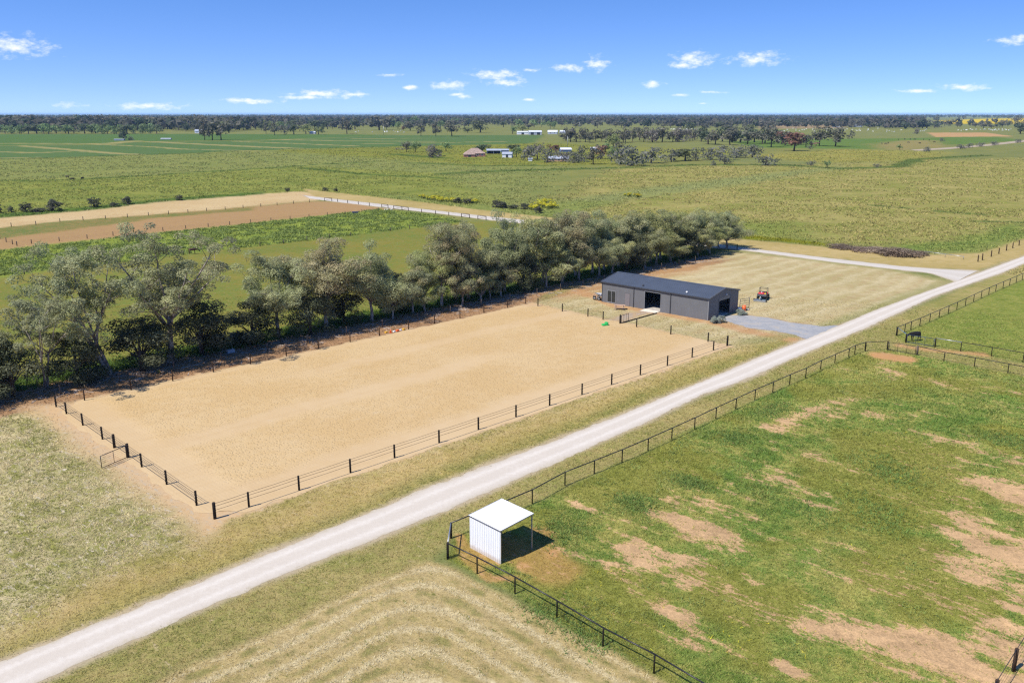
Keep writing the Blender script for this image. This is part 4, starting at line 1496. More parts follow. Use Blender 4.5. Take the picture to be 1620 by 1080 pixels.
for q, lb in (((513.6, 318, 525, 318.4), 'railed strainer bay where the back road meets the pale strip'), ((604, 328.3, 614, 329.6), 'first railed gateway bay on the back road fence'), ((623, 330.8, 636, 332.5), 'left half of the double railed bay on the back road fence'),
              ((636, 332.5, 646, 333.6), 'right half of the double railed bay on the back road fence'), ((730, 343.6, 742.6, 345), 'railed bay just left of the last gateway on the back road'), ((756, 346.7, 769, 348.2), 'last railed bay of the back road fence next to the tree row')):
    a, b = gp(*q[:2]), gp(*q[2:])
    root = empty('strainer_bay', a)
    tag(root, lb, 'fence')
    MB().tube([(0, 0, 1.12), (b - a) + Vector((0, 0, 1.12))], .07, 8).build('rail', M['brown_timber'], root)
    MB().tube([(0, 0, .12), (b - a) + Vector((0, 0, 1.0))], .04, 6).build('brace', M['brown_timber'], root)
b6 = [(1547, 414), (1554, 411.5), (1568, 406), (1580, 401.5), (1592, 396.5), (1602, 392.5), (1612, 388.5), (1625, 383)]
fence('roadside_fence', 'dark leaning posts overgrown with dry grass at the right edge', [gp(*q) for q in b6], post_mesh('old_post', .11, 1.3, M['brown_timber'], 8), 1.2, (.4, .8, 1.1), .006, jitter=.12)
fg = [gp(1462, 402), gp(1495, 406.5), gp(1524, 410.5)]
fence('old_rail', 'low pale steel pipe rail beside the brown brush pile', fg, post_mesh('low_post', .06, .62, M['galv'], 8), .62, (), rail=(.05, 'galv'))
sh = [gp(1131, 391.5), gp(1163, 394.5)]
fence('entry_rail', 'dark rail and posts under the last tree by the back road', [gp(1128, 390), gp(1151, 393), gp(1166, 395)], post_mesh('entry_post', .09, 1.3, M['black_timber']), 1.2, (.5,), rail=(.05, 'black_timber'))


# ------------------------------------------------------------------ utility vehicle and things near the shed
def build_utv():
    p = gp(1207, 473)
    root = empty('utility_vehicle', p, R(62))          # +x = forward
    tag(root, 'small black and red utility vehicle parked on the mown yard', 'vehicle')
    MB().box(-1.0, 1.25, -.62, .62, .42, .62, .05).build('chassis', M['black_plastic'], root)
    bed = MB().box(-1.45, -.35, -.72, .72, .74, .80).box(-1.45, -1.39, -.72, .72, .80, 1.1).box(-.41, -.35, -.72, .72, .80, 1.1).box(-1.39, -.41, -.72, -.66, .80, 1.1).box(-1.39, -.41, .66, .72, .80, 1.1)
    bed.build('cargo_bed', M['grey_plastic'], root)
    MB().box(.75, 1.5, -.55, .55, .62, .98, .09).build('bonnet', M['red_plastic'], root)
    MB().box(-.28, .25, -.6, .6, .72, .92, .06).box(-.34, -.22, -.6, .6, .9, 1.38, .05).build('seat', M['black_plastic'], root)
    for s in (-1, 1):
        c = MB().tube([(-.34, s * .64, .7), (-.36, s * .64, 1.88), (.45, s * .62, 1.9), (.85, s * .6, 1.0)], .035, 8)
        c.build('roll_cage', M['black_paint'], root)
        wheel(root, (-.95, s * .66, .33), .33, .27)
        wheel(root, (1.05, s * .66, .33), .33, .25)
        MB().box(.8, 1.35, s * .62 - .16, s * .62 + .16, .68, .74, .02).build('mudguard', M['black_plastic'], root)
    MB().tube([(-.36, -.64, 1.86), (-.36, .64, 1.86)], .035, 8).tube([(.45, -.62, 1.9), (.45, .62, 1.9)], .035, 8).build('cage_bar', M['black_paint'], root)
    MB().tube([(.62, -.25, 1.0), (.42, -.25, 1.22)], .02, 6).build('steering_column', M['black_plastic'], root)
    for s in (-1, 1):
        MB().ball((1.5, s * .38, .84), (.05, .1, .08), 8, 5).build('headlight', M['lamp_white'], root)
    tk = empty('spray_tank', p + Vector((math.cos(R(62)) * -.9, math.sin(R(62)) * -.9, .81)), R(62))
    tag(tk, 'red plastic spray tank in the cargo bed of the utility vehicle', 'tank')
    MB().box(-.4, .4, -.36, .62, 0, .46, .12).build('tank', M['red_plastic'], tk)
    MB().tube([(0, .1, .44), (0, .1, .53)], .12, 12).build('lid', M['white_plastic'], tk)
    jc = MB().box(-.2, .2, -.14, .14, 0, .42, .05)
    jc.tube([(-.1, 0, .42), (-.1, 0, .5)], .04, 8)
    j = jc.build('fuel_can', M['yellow_plastic'], None, p + Vector((math.cos(R(62)) * -.95 + .44, math.sin(R(62)) * -.95 - .28, .81)), R(62))
    tag(j, 'yellow can beside the red tank in the cargo bed', 'can')
    q = p + Vector((math.cos(R(62)) * -2.15, math.sin(R(62)) * -2.15, 0))
    im = empty('towed_leveller', q, R(62))
    tag(im, 'blue grey steel arena leveller towed behind the utility vehicle', 'implement')
    MB().box(-.6, -.5, -1.0, 1.0, .05, .32).build('blade', M['galv'], im)
    MB().box(.35, .42, -.9, .9, .1, .3).build('blade', M['blue_steel'], im)
    for s in (-1, 1):
        MB().beam((-.5, s * .85, .28), (.4, s * .8, .28), .08).build('side_bar', M['blue_steel'], im)
    MB().beam((-.5, 0, .34), (.75, 0, .5), .09).build('drawbar', M['blue_steel'], im)
    MB().tube([(-.1, 0, .3), (-.05, 0, .85)], .05, 8).build('jack', M['galv'], im)
    for s in (-1, 1):
        wheel(im, (-.05, s * 1.0, .22), .22, .16)


build_utv()


def picnic():
    p = gp(980, 489.5)
    root = empty('picnic_table', p, R(-15))
    tag(root, 'weathered timber picnic table with benches in front of the shed', 'table')
    for k in range(5):
        MB().box(-.9, .9, -.36 + k * .147, -.23 + k * .147, .72, .76).build('plank', M['pale_timber'], root)
    for s in (-1, 1):
        for k in range(2):
            y = s * (.62 + k * .15)
            MB().box(-.9, .9, y - .065, y + .065, .42, .46).build('bench_plank', M['pale_timber'], root)
    for x in (-.62, .62):
        for s in (-1, 1):
            MB().beam((x, s * .62, 0), (x, s * .2, .72), .09, .04).build('leg', M['pale_timber'], root)
        MB().box(x - .025, x + .025, -.8, .8, .34, .42).build('crossbar', M['brown_timber'], root)


picnic()


def small_things():
    p = gp(957, 515)
    root = empty('mounting_block', p, R(20))
    tag(root, 'bright green plastic mounting block standing on the arena sand', 'block')
    MB().box(-.45, .05, -.3, .3, 0, .28, .06).build('step', M['green_plastic'], root)
    MB().box(.05, .45, -.3, .3, 0, .52, .07).build('step', M['green_plastic'], root)
    rows = [((611, 526.5), 'yellow_plastic', 'yellow jump block lying at the shaded edge of the sand', (.32, .2, .24)), ((618, 526), 'orange_plastic', 'small orange cone at the arena edge under the trees', None),
            ((623.5, 525), 'white_plastic', 'pale plastic jump block between orange ones at the arena edge', (.25, .2, .2)), ((629, 524), 'orange_plastic', 'bright orange red jump block at the arena edge', (.34, .22, .26)),
            ((634, 522.6), 'white_plastic', 'white plastic jump block beside the golden one', (.25, .18, .2)), ((638.5, 522), 'yellow_plastic', 'golden yellow jump block nearest the fence post', (.28, .22, .26))]
    for (px, py), mt, lb, sz in rows:
        c = gp(px, py, .02)
        if sz is None:
            MBc = MB().tube([(0, 0, .04), (0, 0, .5)], [.14, .03], 12).box(-.18, .18, -.18, .18, 0, .04)
            o = MBc.build('traffic_cone', M[mt], None, c)
            tag(o, lb, 'cone')
        else:
            a, b, h = sz
            a, b, h = a * .7, b * .7, h * .75
            o = MB().box(-a, a, -b, b, 0, h * 1.2, .04).build('jump_block', M[mt], None, c, R(50))
            tag(o, lb, 'jump block', 'coloured jump blocks at the arena edge')
    # scrap heap at the far end of the shed
    q = shed_pt(-1.35, .9)
    root = empty('scrap_heap', q, SHED_RZ)
    tag(root, 'heap of silver roofing sheets, tyres and timber at the left end of the shed', 'scrap')
    rj = random.Random(4)
    for k in range(6):
        a = rj.uniform(0, 3.1)
        L_ = rj.uniform(.9, 1.7)
        x, y, z = rj.uniform(-.8, .8), rj.uniform(-.7, 1.2), .25 + k * .16
        v = Vector((math.cos(a), math.sin(a), rj.uniform(-.25, .25))) * L_ / 2
        MB().beam(Vector((x, y, z)) - v, Vector((x, y, z)) + v, rj.uniform(.4, .8), .03, up=(rj.uniform(-.3, .3), rj.uniform(-.3, .3), 1)).build('metal_sheet', M['farm_white' if k % 2 else 'galv'], root)
    for k in range(4):
        a = rj.uniform(0, 3.1)
        x, y = rj.uniform(-.9, .6), rj.uniform(-.6, 1.4)
        v = Vector((math.cos(a), math.sin(a), .15)) * .8
        MB().beam(Vector((x, y, .3 + k * .15)) - v, Vector((x, y, .3 + k * .15)) + v, .12, .06).build('timber', M['pale_timber'], root)
    for x, y, z in ((-.4, -.6, .3), (.5, -.5, .28), (-1.0, .2, .3)):
        wheel(root, (x, y, z), .3, .2)
    # yard panel by the far corner of the gable end
    a = shed_pt(SHED_LEN + .1, 9.5)
    root = empty('yard_panel', a, SHED_RZ + R(75))
    tag(root, 'dark steel stock yard panel behind the right end of the shed', 'yard panel')
    for z in (.35, .7, 1.05, 1.4, 1.75):
        MB().tube([(0, 0, z), (2.1, 0, z)], .035, 8).build('rail', M['navy_paint'], root)
    for x in (0, 2.1):
        MB().tube([(x, 0, 0), (x, 0, 1.8)], .04, 8).build('upright', M['navy_paint'], root)
    c = a + Vector((.5, -.1, 0))
    o = MB().tube([(0, 0, 0), (0, 0, .28), (0, 0, .3), (0, 0, .6), (0, 0, .62), (0, 0, .88)], [.28, .28, .3, .3, .28, .28], 14).build('drum', M['orange_plastic'], None, c + Vector((.1, -.25, 0)))
    tag(o, 'orange drum in front of the dark yard panel', 'drum')
    o = MB().box(-.3, .3, -.2, .2, 0, .55, .12).build('feed_sack', M['white_plastic'], None, c + Vector((-.62, -.3, 0)), .4)
    tag(o, 'white sack standing beside the orange drum', 'sack')
    bm = bmesh.new()
    bmesh.ops.create_icosphere(bm, subdivisions=2, radius=.24)
    for v in bm.verts:
        v.co *= .75 + .5 * rj.random()
        v.co.z *= .7
    mb = MB()
    mb.bm(bm, True)
    o = mb.build('stone', M['concrete'], None, gp(1183, 489.5, .1))
    tag(o, 'pale stone at the end of the shed shadow', 'stone')
    o = MB().box(-.95, .95, -.35, .35, .02, .55, .05).box(-1.0, 1.0, -.4, .4, .55, .62, .02).build('water_trough', M['navy_paint'], None, gp(562, 338), .2)
    tag(o, 'dark blue water trough in the bare red paddock', 'trough')
    mb = MB()
    for k in range(9):
        bm = bmesh.new()
        bmesh.ops.create_icosphere(bm, subdivisions=1, radius=rj.uniform(.2, .45))
        off = Vector((rj.uniform(-1.2, 1.2), rj.uniform(-.5, .5), .1))
        for v in bm.verts:
            v.co = v.co * rj.uniform(.8, 1.2) + off
        mb.bm(bm)
    o = mb.build('rock_heap', M['concrete'], None, gp(614, 332.5))
    tag(o, 'little heap of pale rocks by the back road fence', 'rocks')
    o = MB().box(-.5, .5, -.25, .25, 0, .45, .05).tube([(.3, 0, .45), (.3, 0, .6)], .05, 8).build('trough', M['farm_grey'], None, gp(365, 558), .8)
    tag(o, 'small grey blue trough in the gap of the tree row', 'trough')


small_things()


# ------------------------------------------------------------------ animals
def quadruped(name, joints, edges, mat, label, cat, loc, rz, sc=1.0, group=None, sub=1):
    me = bpy.data.meshes.new(name)
    me.from_pydata([j[0] for j in joints], edges, [])
    o = link(bpy.data.objects.new(name, me))
    sk = o.modifiers.new('skin', 'SKIN')
    for i, j in enumerate(joints):
        r = j[1]
        me.skin_vertices[0].data[i].radius = r if isinstance(r, tuple) else (r, r)
    me.skin_vertices[0].data[0].use_root = True
    sb = o.modifiers.new('sub', 'SUBSURF')
    sb.levels = sb.render_levels = sub
    dg = bpy.context.evaluated_depsgraph_get()
    dg.update()
    nm = bpy.data.meshes.new_from_object(o.evaluated_get(dg))
    o.modifiers.clear()
    o.data = nm
    nm.materials.clear()
    nm.materials.append(mat)
    nm.polygons.foreach_set('use_smooth', [True] * len(nm.polygons))
    o.location = loc
    o.rotation_euler = (0, 0, rz)
    o.scale = (sc, sc, sc)
    tag(o, label, cat, group)
    return o


# horse, +x forward, head lowered
HJ = [((-.55, 0, 1.16), (.27, .30)), ((-.1, 0, 1.10), (.27, .31)), ((.38, 0, 1.12), (.25, .31)), ((.62, 0, 1.16), (.17, .24)), ((.95, 0, 1.12), (.11, .17)), ((1.2, 0, 1.0), (.10, .13)), ((1.34, 0, .93), (.10, .12)), ((1.52, 0, .72), (.06, .075)), ((1.58, 0, .64), (.05, .055)),
      ((-.72, 0, 1.22), (.13, .14)), ((-.88, 0, 1.0), (.05, .06)), ((-.90, 0, .6), (.045, .05)), ((1.24, .06, 1.14), (.025, .025)), ((1.24, -.06, 1.14), (.025, .025))]
HE = [(0, 1), (1, 2), (2, 3), (3, 4), (4, 5), (5, 6), (6, 7), (7, 8), (0, 9), (9, 10), (10, 11), (5, 12), (5, 13)]


def add_legs(J, E, hind, front, fx, hx, w, stance):
    J = list(J)
    E = list(E)
    for s, (df, dh) in zip((1, -1), stance):
        b = len(J)
        J += [((fx, s * w, .86), (.10, .12)), ((fx + .03 + df * .4, s * w, .48), .055), ((fx + df, s * w, .10), .038), ((fx + .04 + df, s * w, .03), .05)]
        E += [(front, b), (b, b + 1), (b + 1, b + 2), (b + 2, b + 3)]
        b = len(J)
        J += [((hx + .06, s * w, .84), (.12, .15)), ((hx - .13 + dh * .4, s * w, .52), .065), ((hx - .08 + dh, s * w, .12), .04), ((hx - .03 + dh, s * w, .03), .052)]
        E += [(hind, b), (b, b + 1), (b + 1, b + 2), (b + 2, b + 3)]
    return J, E


J, E_ = add_legs(HJ, HE, 0, 2, .45, -.60, .16, ((.06, -.05), (-.08, .08)))
hp = gp(1447, 539.5)
horse = quadruped('horse', J, E_, M['horse_black'], 'black horse lowering its head beside the far paddock gate', 'horse', hp, R(196), .98, sub=2)
h2 = horse.copy()
h2.data = horse.data.copy()
h2.data.materials.clear()
h2.data.materials.append(M['horse_brown'])
COL.objects.link(h2)
h2.location = gp(305, 402)
h2.rotation_euler = (0, 0, R(20))
tag(h2, 'brown horse grazing on the mown green behind the tall gum', 'horse')
# cattle: deeper and lower
CJ = [((-.6, 0, 1.0), (.27, .33)), ((-.1, 0, .98), (.30, .36)), ((.4, 0, 1.0), (.27, .34)), ((.7, 0, 1.02), (.17, .24)), ((.95, 0, .95), (.13, .18)), ((1.15, 0, .9), (.12, .14)), ((1.4, 0, .78), (.08, .09)), ((-.85, 0, 1.1), (.1, .1)), ((-.92, 0, .6), (.03, .03))]
CE = [(0, 1), (1, 2), (2, 3), (3, 4), (4, 5), (5, 6), (0, 7), (7, 8)]
J, E_ = add_legs(CJ, CE, 0, 2, .45, -.62, .17, ((.0, -.05), (-.05, .05)))
cow = quadruped('cow', J, E_, M['cow_dark'], 'dark cow left of the two in the left pasture', 'cow', gp(107, 282.5), R(160), 1.1, sub=1)
for (px, py, rzz, lb) in ((114.5, 286, 20, 'dark cow nearest in the trio on the left pasture'), (130.5, 285, 80, 'dark cow standing alone right of the trio on the left pasture')):
    c = cow.copy()
    COL.objects.link(c)
    c.location = gp(px, py)
    c.rotation_euler = (0, 0, R(rzz))
    tag(c, lb, 'cow')
rj = random.Random(8)
for k, (px, py) in enumerate([(1395, 228.5), (1401, 229), (1405, 227.5), (1421, 222), (1431, 221.6), (1440, 221.5), (1447, 221.8), (1461, 222), (1470, 223), (1437, 227), (1478, 226), (1455, 228), (1424, 231)]):
    c = cow.copy()
    COL.objects.link(c)
    c.location = gp(px, py)
    c.rotation_euler = (0, 0, rj.uniform(0, 6.28))
    c.scale = (1.25, 1.25, 1.3)
    tag(c, 'dark cow in the far herd on the brownish right paddock', 'cow', 'cattle on the far right paddock')
wp = cow.data.copy()
wp.materials.clear()
wp.materials.append(M['wool'])
sheep_px = []
for k in range(34):
    sheep_px.append((rj.uniform(1515, 1600), 206.3 + rj.uniform(-1.2, 1.4)))
for k in range(46):
    x = rj.uniform(1240, 1470)
    sheep_px.append((x, 206.5 + rj.uniform(-2.5, 3.0)))
for k in range(22):
    sheep_px.append((rj.uniform(1050, 1110), 205.5 + rj.uniform(-.6, .6)))
for k in range(14):
    sheep_px.append((rj.uniform(560, 640), 209 + rj.uniform(-1.5, 1.5)))
for (px, py) in sheep_px:
    c = bpy.data.objects.new('pale_cow', wp)
    COL.objects.link(c)
    c.location = gp(px, py)
    c.rotation_euler = (0, 0, rj.uniform(0, 6.28))
    c.scale = (1.35, 1.35, 1.35)
    tag(c, 'pale animal, a white speck on the far paddocks', 'cow', 'pale stock on the far paddocks')


# ------------------------------------------------------------------ trees
def leaf_quads(C, Rr, n_each, rs, size, flat=.75, cols=((.1, .1, .06),), droop=.35, shell=.5, jit=.11, aspect=.46):
    """leaf-sized faces in clumps: centres C, radii Rr"""
    C = np.asarray(C, float)
    Rr = np.asarray(Rr, float)
    idx = np.repeat(np.arange(len(C)), n_each)
    n = len(idx)
    d = rs.normal(size=(n, 3))
    d /= np.linalg.norm(d, axis=1, keepdims=True)
    low = d[:, 2] < -.35
    d[low & (rs.random(n) < .6), 2] *= -1
    rad = Rr[idx] * (shell + (1 - shell) * rs.random(n) ** .6) * rs.normal(1, .10, n)
    pos = C[idx] + d * rad[:, None] * np.array([1, 1, flat])
    nm = d * 1.0 + np.array([0, 0, .4]) + rs.normal(size=(n, 3)) * .5
    nm /= np.linalg.norm(nm, axis=1, keepdims=True)
    t = rs.normal(size=(n, 3)) + np.array([0, 0, -droop * 3])
    t -= nm * (t * nm).sum(1, keepdims=True)
    t /= np.linalg.norm(t, axis=1, keepdims=True) + 1e-9
    b = np.cross(nm, t)
    L_ = (size * rs.uniform(.7, 1.35, n))[:, None]
    w = L_ * aspect
    V = np.stack([pos - t * L_ / 2, pos + b * w / 2, pos + t * L_ / 2, pos - b * w / 2], 1).reshape(-1, 3)
    F = np.arange(n * 4).reshape(-1, 4)
    pal = np.asarray(cols, float)
    cc = pal[rs.integers(0, len(pal), len(C))][idx]
    cc = cc * (1 + rs.normal(0, jit, (len(C), 1))[idx]) * (1 + rs.normal(0, jit, (n, 1)))
    cc = np.clip(cc, .008, .6)
    return V, F, np.repeat(cc, 4, 0)


def curve(a, b, bend, n, rs, wob):
    a = np.array(a, float)
    b = np.array(b, float)
    t = np.linspace(0, 1, n)[:, None]
    m = (a + b) / 2 + np.array(bend)
    p = (1 - t) ** 2 * a + 2 * t * (1 - t) * m + t ** 2 * b
    w = rs.normal(0, wob, p.shape)
    w[0] = w[-1] = 0
    return p + w


def gum(seed, H=12.0, fork=.34, nl=5, spread=.36, lean=(0, 0), r0=.2, nleaf=12000, clump=1.0, size=.27, cols=((.1, .1, .06),), stems=1, low=.55, bark_m='bark_pale', sub=4, zlo=.38):
    rs = np.random.default_rng(seed)
    mb = MB()
    tips = []
    tr = []
    for s in range(stems):
        sa = rs.uniform(0, 6.28)
        off = np.array([math.cos(sa), math.sin(sa), 0]) * (.0 if stems == 1 else .25)
        le = np.array([lean[0], lean[1], 0]) + (0 if stems == 1 else 1) * np.array([math.cos(sa), math.sin(sa), 0]) * H * .16
        top = off + le * .5 + np.array([0, 0, H * fork * rs.uniform(.9, 1.1)])
        p = curve(off, top, rs.normal(0, .12, 3) * np.array([1, 1, 0]), 6, rs, .03)
        rr = r0 / (stems ** .4)
        mb.tube(p, list(np.linspace(rr * 1.25, rr * .72, 6) * np.array([1.25, 1, 1, 1, 1, 1])), 9)
        nn = max(2, round(nl / stems))
        a0 = rs.uniform(0, 6.28)
        for i in range(nn + 1):
            if i == nn:
                end = top + le * .6 + np.array([rs.normal(0, .4), rs.normal(0, .4), H * (1 - fork) * rs.uniform(.76, .86)])
            else:
                a = a0 + i * 6.283 / nn + rs.uniform(-.5, .5)
                rad = spread * H * rs.uniform(.6, 1.05)
                end = top + le * .4 + np.array([math.cos(a) * rad, math.sin(a) * rad, H * (1 - fork) * rs.uniform(zlo, .86)])
            st = p[rs.integers(4, 6)]
            lim = curve(st, end, np.array([0, 0, -H * .03]) + rs.normal(0, .3, 3), 7, rs, .06)
            lr = np.linspace(rr * .62, .035, 7)
            mb.tube(lim, list(lr), 7)
            tips.append((end, 1.0))
            for k in range(sub + (5 if i == nn else 2)):
                q = rs.integers(4, 7) if i == nn else rs.integers(2, 7)
                b0 = lim[q]
                dv = (end - st)
                dv = dv / np.linalg.norm(dv)
                o = rs.normal(size=3)
                o[2] = abs(o[2]) * .35 + low * .1
                o /= np.linalg.norm(o)
                e2 = b0 + (dv * .35 + o) * H * rs.uniform(.10, .21)
                br = curve(b0, e2, rs.normal(0, .12, 3), 5, rs, .03)
                mb.tube(br, list(np.linspace(max(.03, lr[q] * .6), .018, 5)), 5)
                tips.append((e2, .9))
                for m_ in range(2):
                    q2 = br[rs.integers(2, 5)]
                    e3 = q2 + rs.normal(size=3) * H * .055 * np.array([1, 1, .6])
                    mb.tube([q2, e3], [.018, .01], 4, caps=False)
                    tips.append((e3, .72))
    C = np.array([t[0] for t in tips])
    Rr = np.array([t[1] for t in tips]) * rs.uniform(.75, 1.25, len(tips)) * clump * H / 12.0
    Rr *= 1.12
    C[:, 2] -= Rr * .15
    wgt = Rr ** 2
    ne = np.maximum(20, (nleaf * 1.65 * wgt / wgt.sum())).astype(int)
    V, F, col = leaf_quads(C, Rr, ne, rs, size * .86, .74, cols, .35, .7)
    crown = mesh_np('crown', V, F, M['leaf'], dict(col=col))
    trunk = mb.mesh('trunk', M[bark_m])
    w = (np.percentile(V[:, 0], 97) - np.percentile(V[:, 0], 3) + np.percentile(V[:, 1], 97) - np.percentile(V[:, 1], 3)) / 2
    return trunk, crown, float(np.percentile(V[:, 2], 99.5)), float(w)


def dense(seed, H=6.5, width=6.0, nleaf=9000, cols=((.05, .06, .03),), size=.24, base=.08, bark_m='bark_dark', lobes=26):
    rs = np.random.default_rng(seed)
    mb = MB()
    C = []
    Rr = []
    for i in range(lobes):
        a = rs.uniform(0, 6.28)
        z = rs.uniform(base + .06, .88)
        rmax = width * .5 * math.sin(math.pi * min(1, (.18 + z * .78))) ** .7
        r = rmax * rs.uniform(.35, .82)
        C.append((math.cos(a) * r, math.sin(a) * r, z * H))
        Rr.append(rs.uniform(.11, .20) * width)
    C.append((0, 0, H * .6))
    Rr.append(.24 * width)
    C.append((0, 0, H * .9))
    Rr.append(.14 * width)
    C = np.array(C)
    Rr = np.array(Rr)
    mb.tube([(0, 0, 0), (.05, .03, H * .25), (0, .05, H * .6)], [.22, .17, .07], 8)
    for c in C[::2]:
        mb.tube([(0, .02, H * .22), (c[0] * .5, c[1] * .5, c[2] * .75), c], [.09, .05, .02], 5, caps=False)
    wgt = Rr ** 2
    ne = np.maximum(30, nleaf * wgt / wgt.sum()).astype(int)
    V, F, col = leaf_quads(C, Rr, ne, rs, size, .85, cols, .2, .62)
    V[:, 2] = np.maximum(V[:, 2], .05)
    crown = mesh_np('crown', V, F, M['leaf'], dict(col=col))
    w = (np.percentile(V[:, 0], 97) - np.percentile(V[:, 0], 3) + np.percentile(V[:, 1], 97) - np.percentile(V[:, 1], 3)) / 2
    return mb.mesh('trunk', M[bark_m]), crown, float(np.percentile(V[:, 2], 99.5)), float(w)


GREY = ((0.35, 0.361, 0.181), (0.393, 0.405, 0.21), (0.307, 0.325, 0.16), (0.376, 0.372, 0.19))
OLIVE = ((0.381, 0.387, 0.154), (0.342, 0.363, 0.145), (0.412, 0.41, 0.172))
BRONZE = ((0.392, 0.339, 0.182), (0.349, 0.314, 0.169), (0.369, 0.345, 0.18), (0.322, 0.323, 0.158))
MIDGR = ((0.347, 0.37, 0.186), (0.396, 0.413, 0.214), (0.302, 0.333, 0.162))
DARKG = ((0.092, 0.107, 0.051), (0.117, 0.127, 0.066), (0.078, 0.092, 0.048), (0.147, 0.152, 0.087))
SILV = ((0.333, 0.345, 0.198), (0.296, 0.31, 0.175), (0.259, 0.273, 0.147))

GV = {
    'thin': gum(1, 12, .36, 5, .33, (-1.6, .6), .17, 8500, .66, .26, GREY + SILV, stems=2, sub=3),
    'tallA': gum(2, 16, .30, 6, .33, (-.6, .2), .27, 15500, .60, .27, GREY, stems=2),
    'tallB': gum(3, 17, .34, 7, .34, (.5, .3), .30, 17000, .58, .27, GREY + ((.26, .27, .16),), sub=5),
    'purple': gum(4, 12.5, .34, 6, .34, (0, 0), .24, 18200, 1.0, .26, BRONZE, zlo=0.12),
    'grey': gum(5, 12, .30, 6, .34, (.3, 0), .24, 18200, 1.0, .26, GREY, zlo=0.25),
    'mid': gum(6, 12, .28, 6, .36, (0, .3), .25, 19600, 1.08, .26, MIDGR, zlo=0.12),
    'olive': gum(7, 12, .30, 7, .36, (0, 0), .26, 19600, 1.08, .26, OLIVE, zlo=0.12),
    'small': gum(8, 7, .30, 5, .36, (.2, 0), .16, 9100, 1.25, .22, OLIVE + GREY, sub=3, zlo=0.12),
    'smallB': gum(9, 7, .28, 5, .36, (-.2, 0), .16, 9100, 1.3, .22, BRONZE + SILV, sub=3, zlo=0.12),
    'midB': gum(10, 12, .24, 7, .38, (0, 0), .28, 21000, 1.15, .26, MIDGR + GREY, zlo=0.12),
    'grey2': gum(14, 12.5, .33, 5, .37, (-.4, .2), .23, 15000, .9, .26, GREY + MIDGR, sub=4, zlo=0.25),
    'mid2': gum(15, 11.5, .22, 6, .34, (.3, -.3), .26, 17000, 1.02, .26, MIDGR + OLIVE, zlo=0.12),
    'round2': gum(16, 9.5, .22, 7, .42, (0, 0), .24, 17000, 1.1, .25, GREY + OLIVE, zlo=0.12),
    'tallC': gum(12, 13, .42, 5, .30, (.3, 0), .22, 15399, .95, .27, BRONZE + GREY, zlo=0.25),
}
DV = {
    'darkA': dense(21, 6.5, 5.6, 9500, DARKG),
    'darkB': dense(22, 6.5, 6.2, 9500, DARKG + ((.085, .088, .058),)),
    'darkC': dense(23, 6.5, 6.4, 9500, DARKG + SILV[2:]),
}

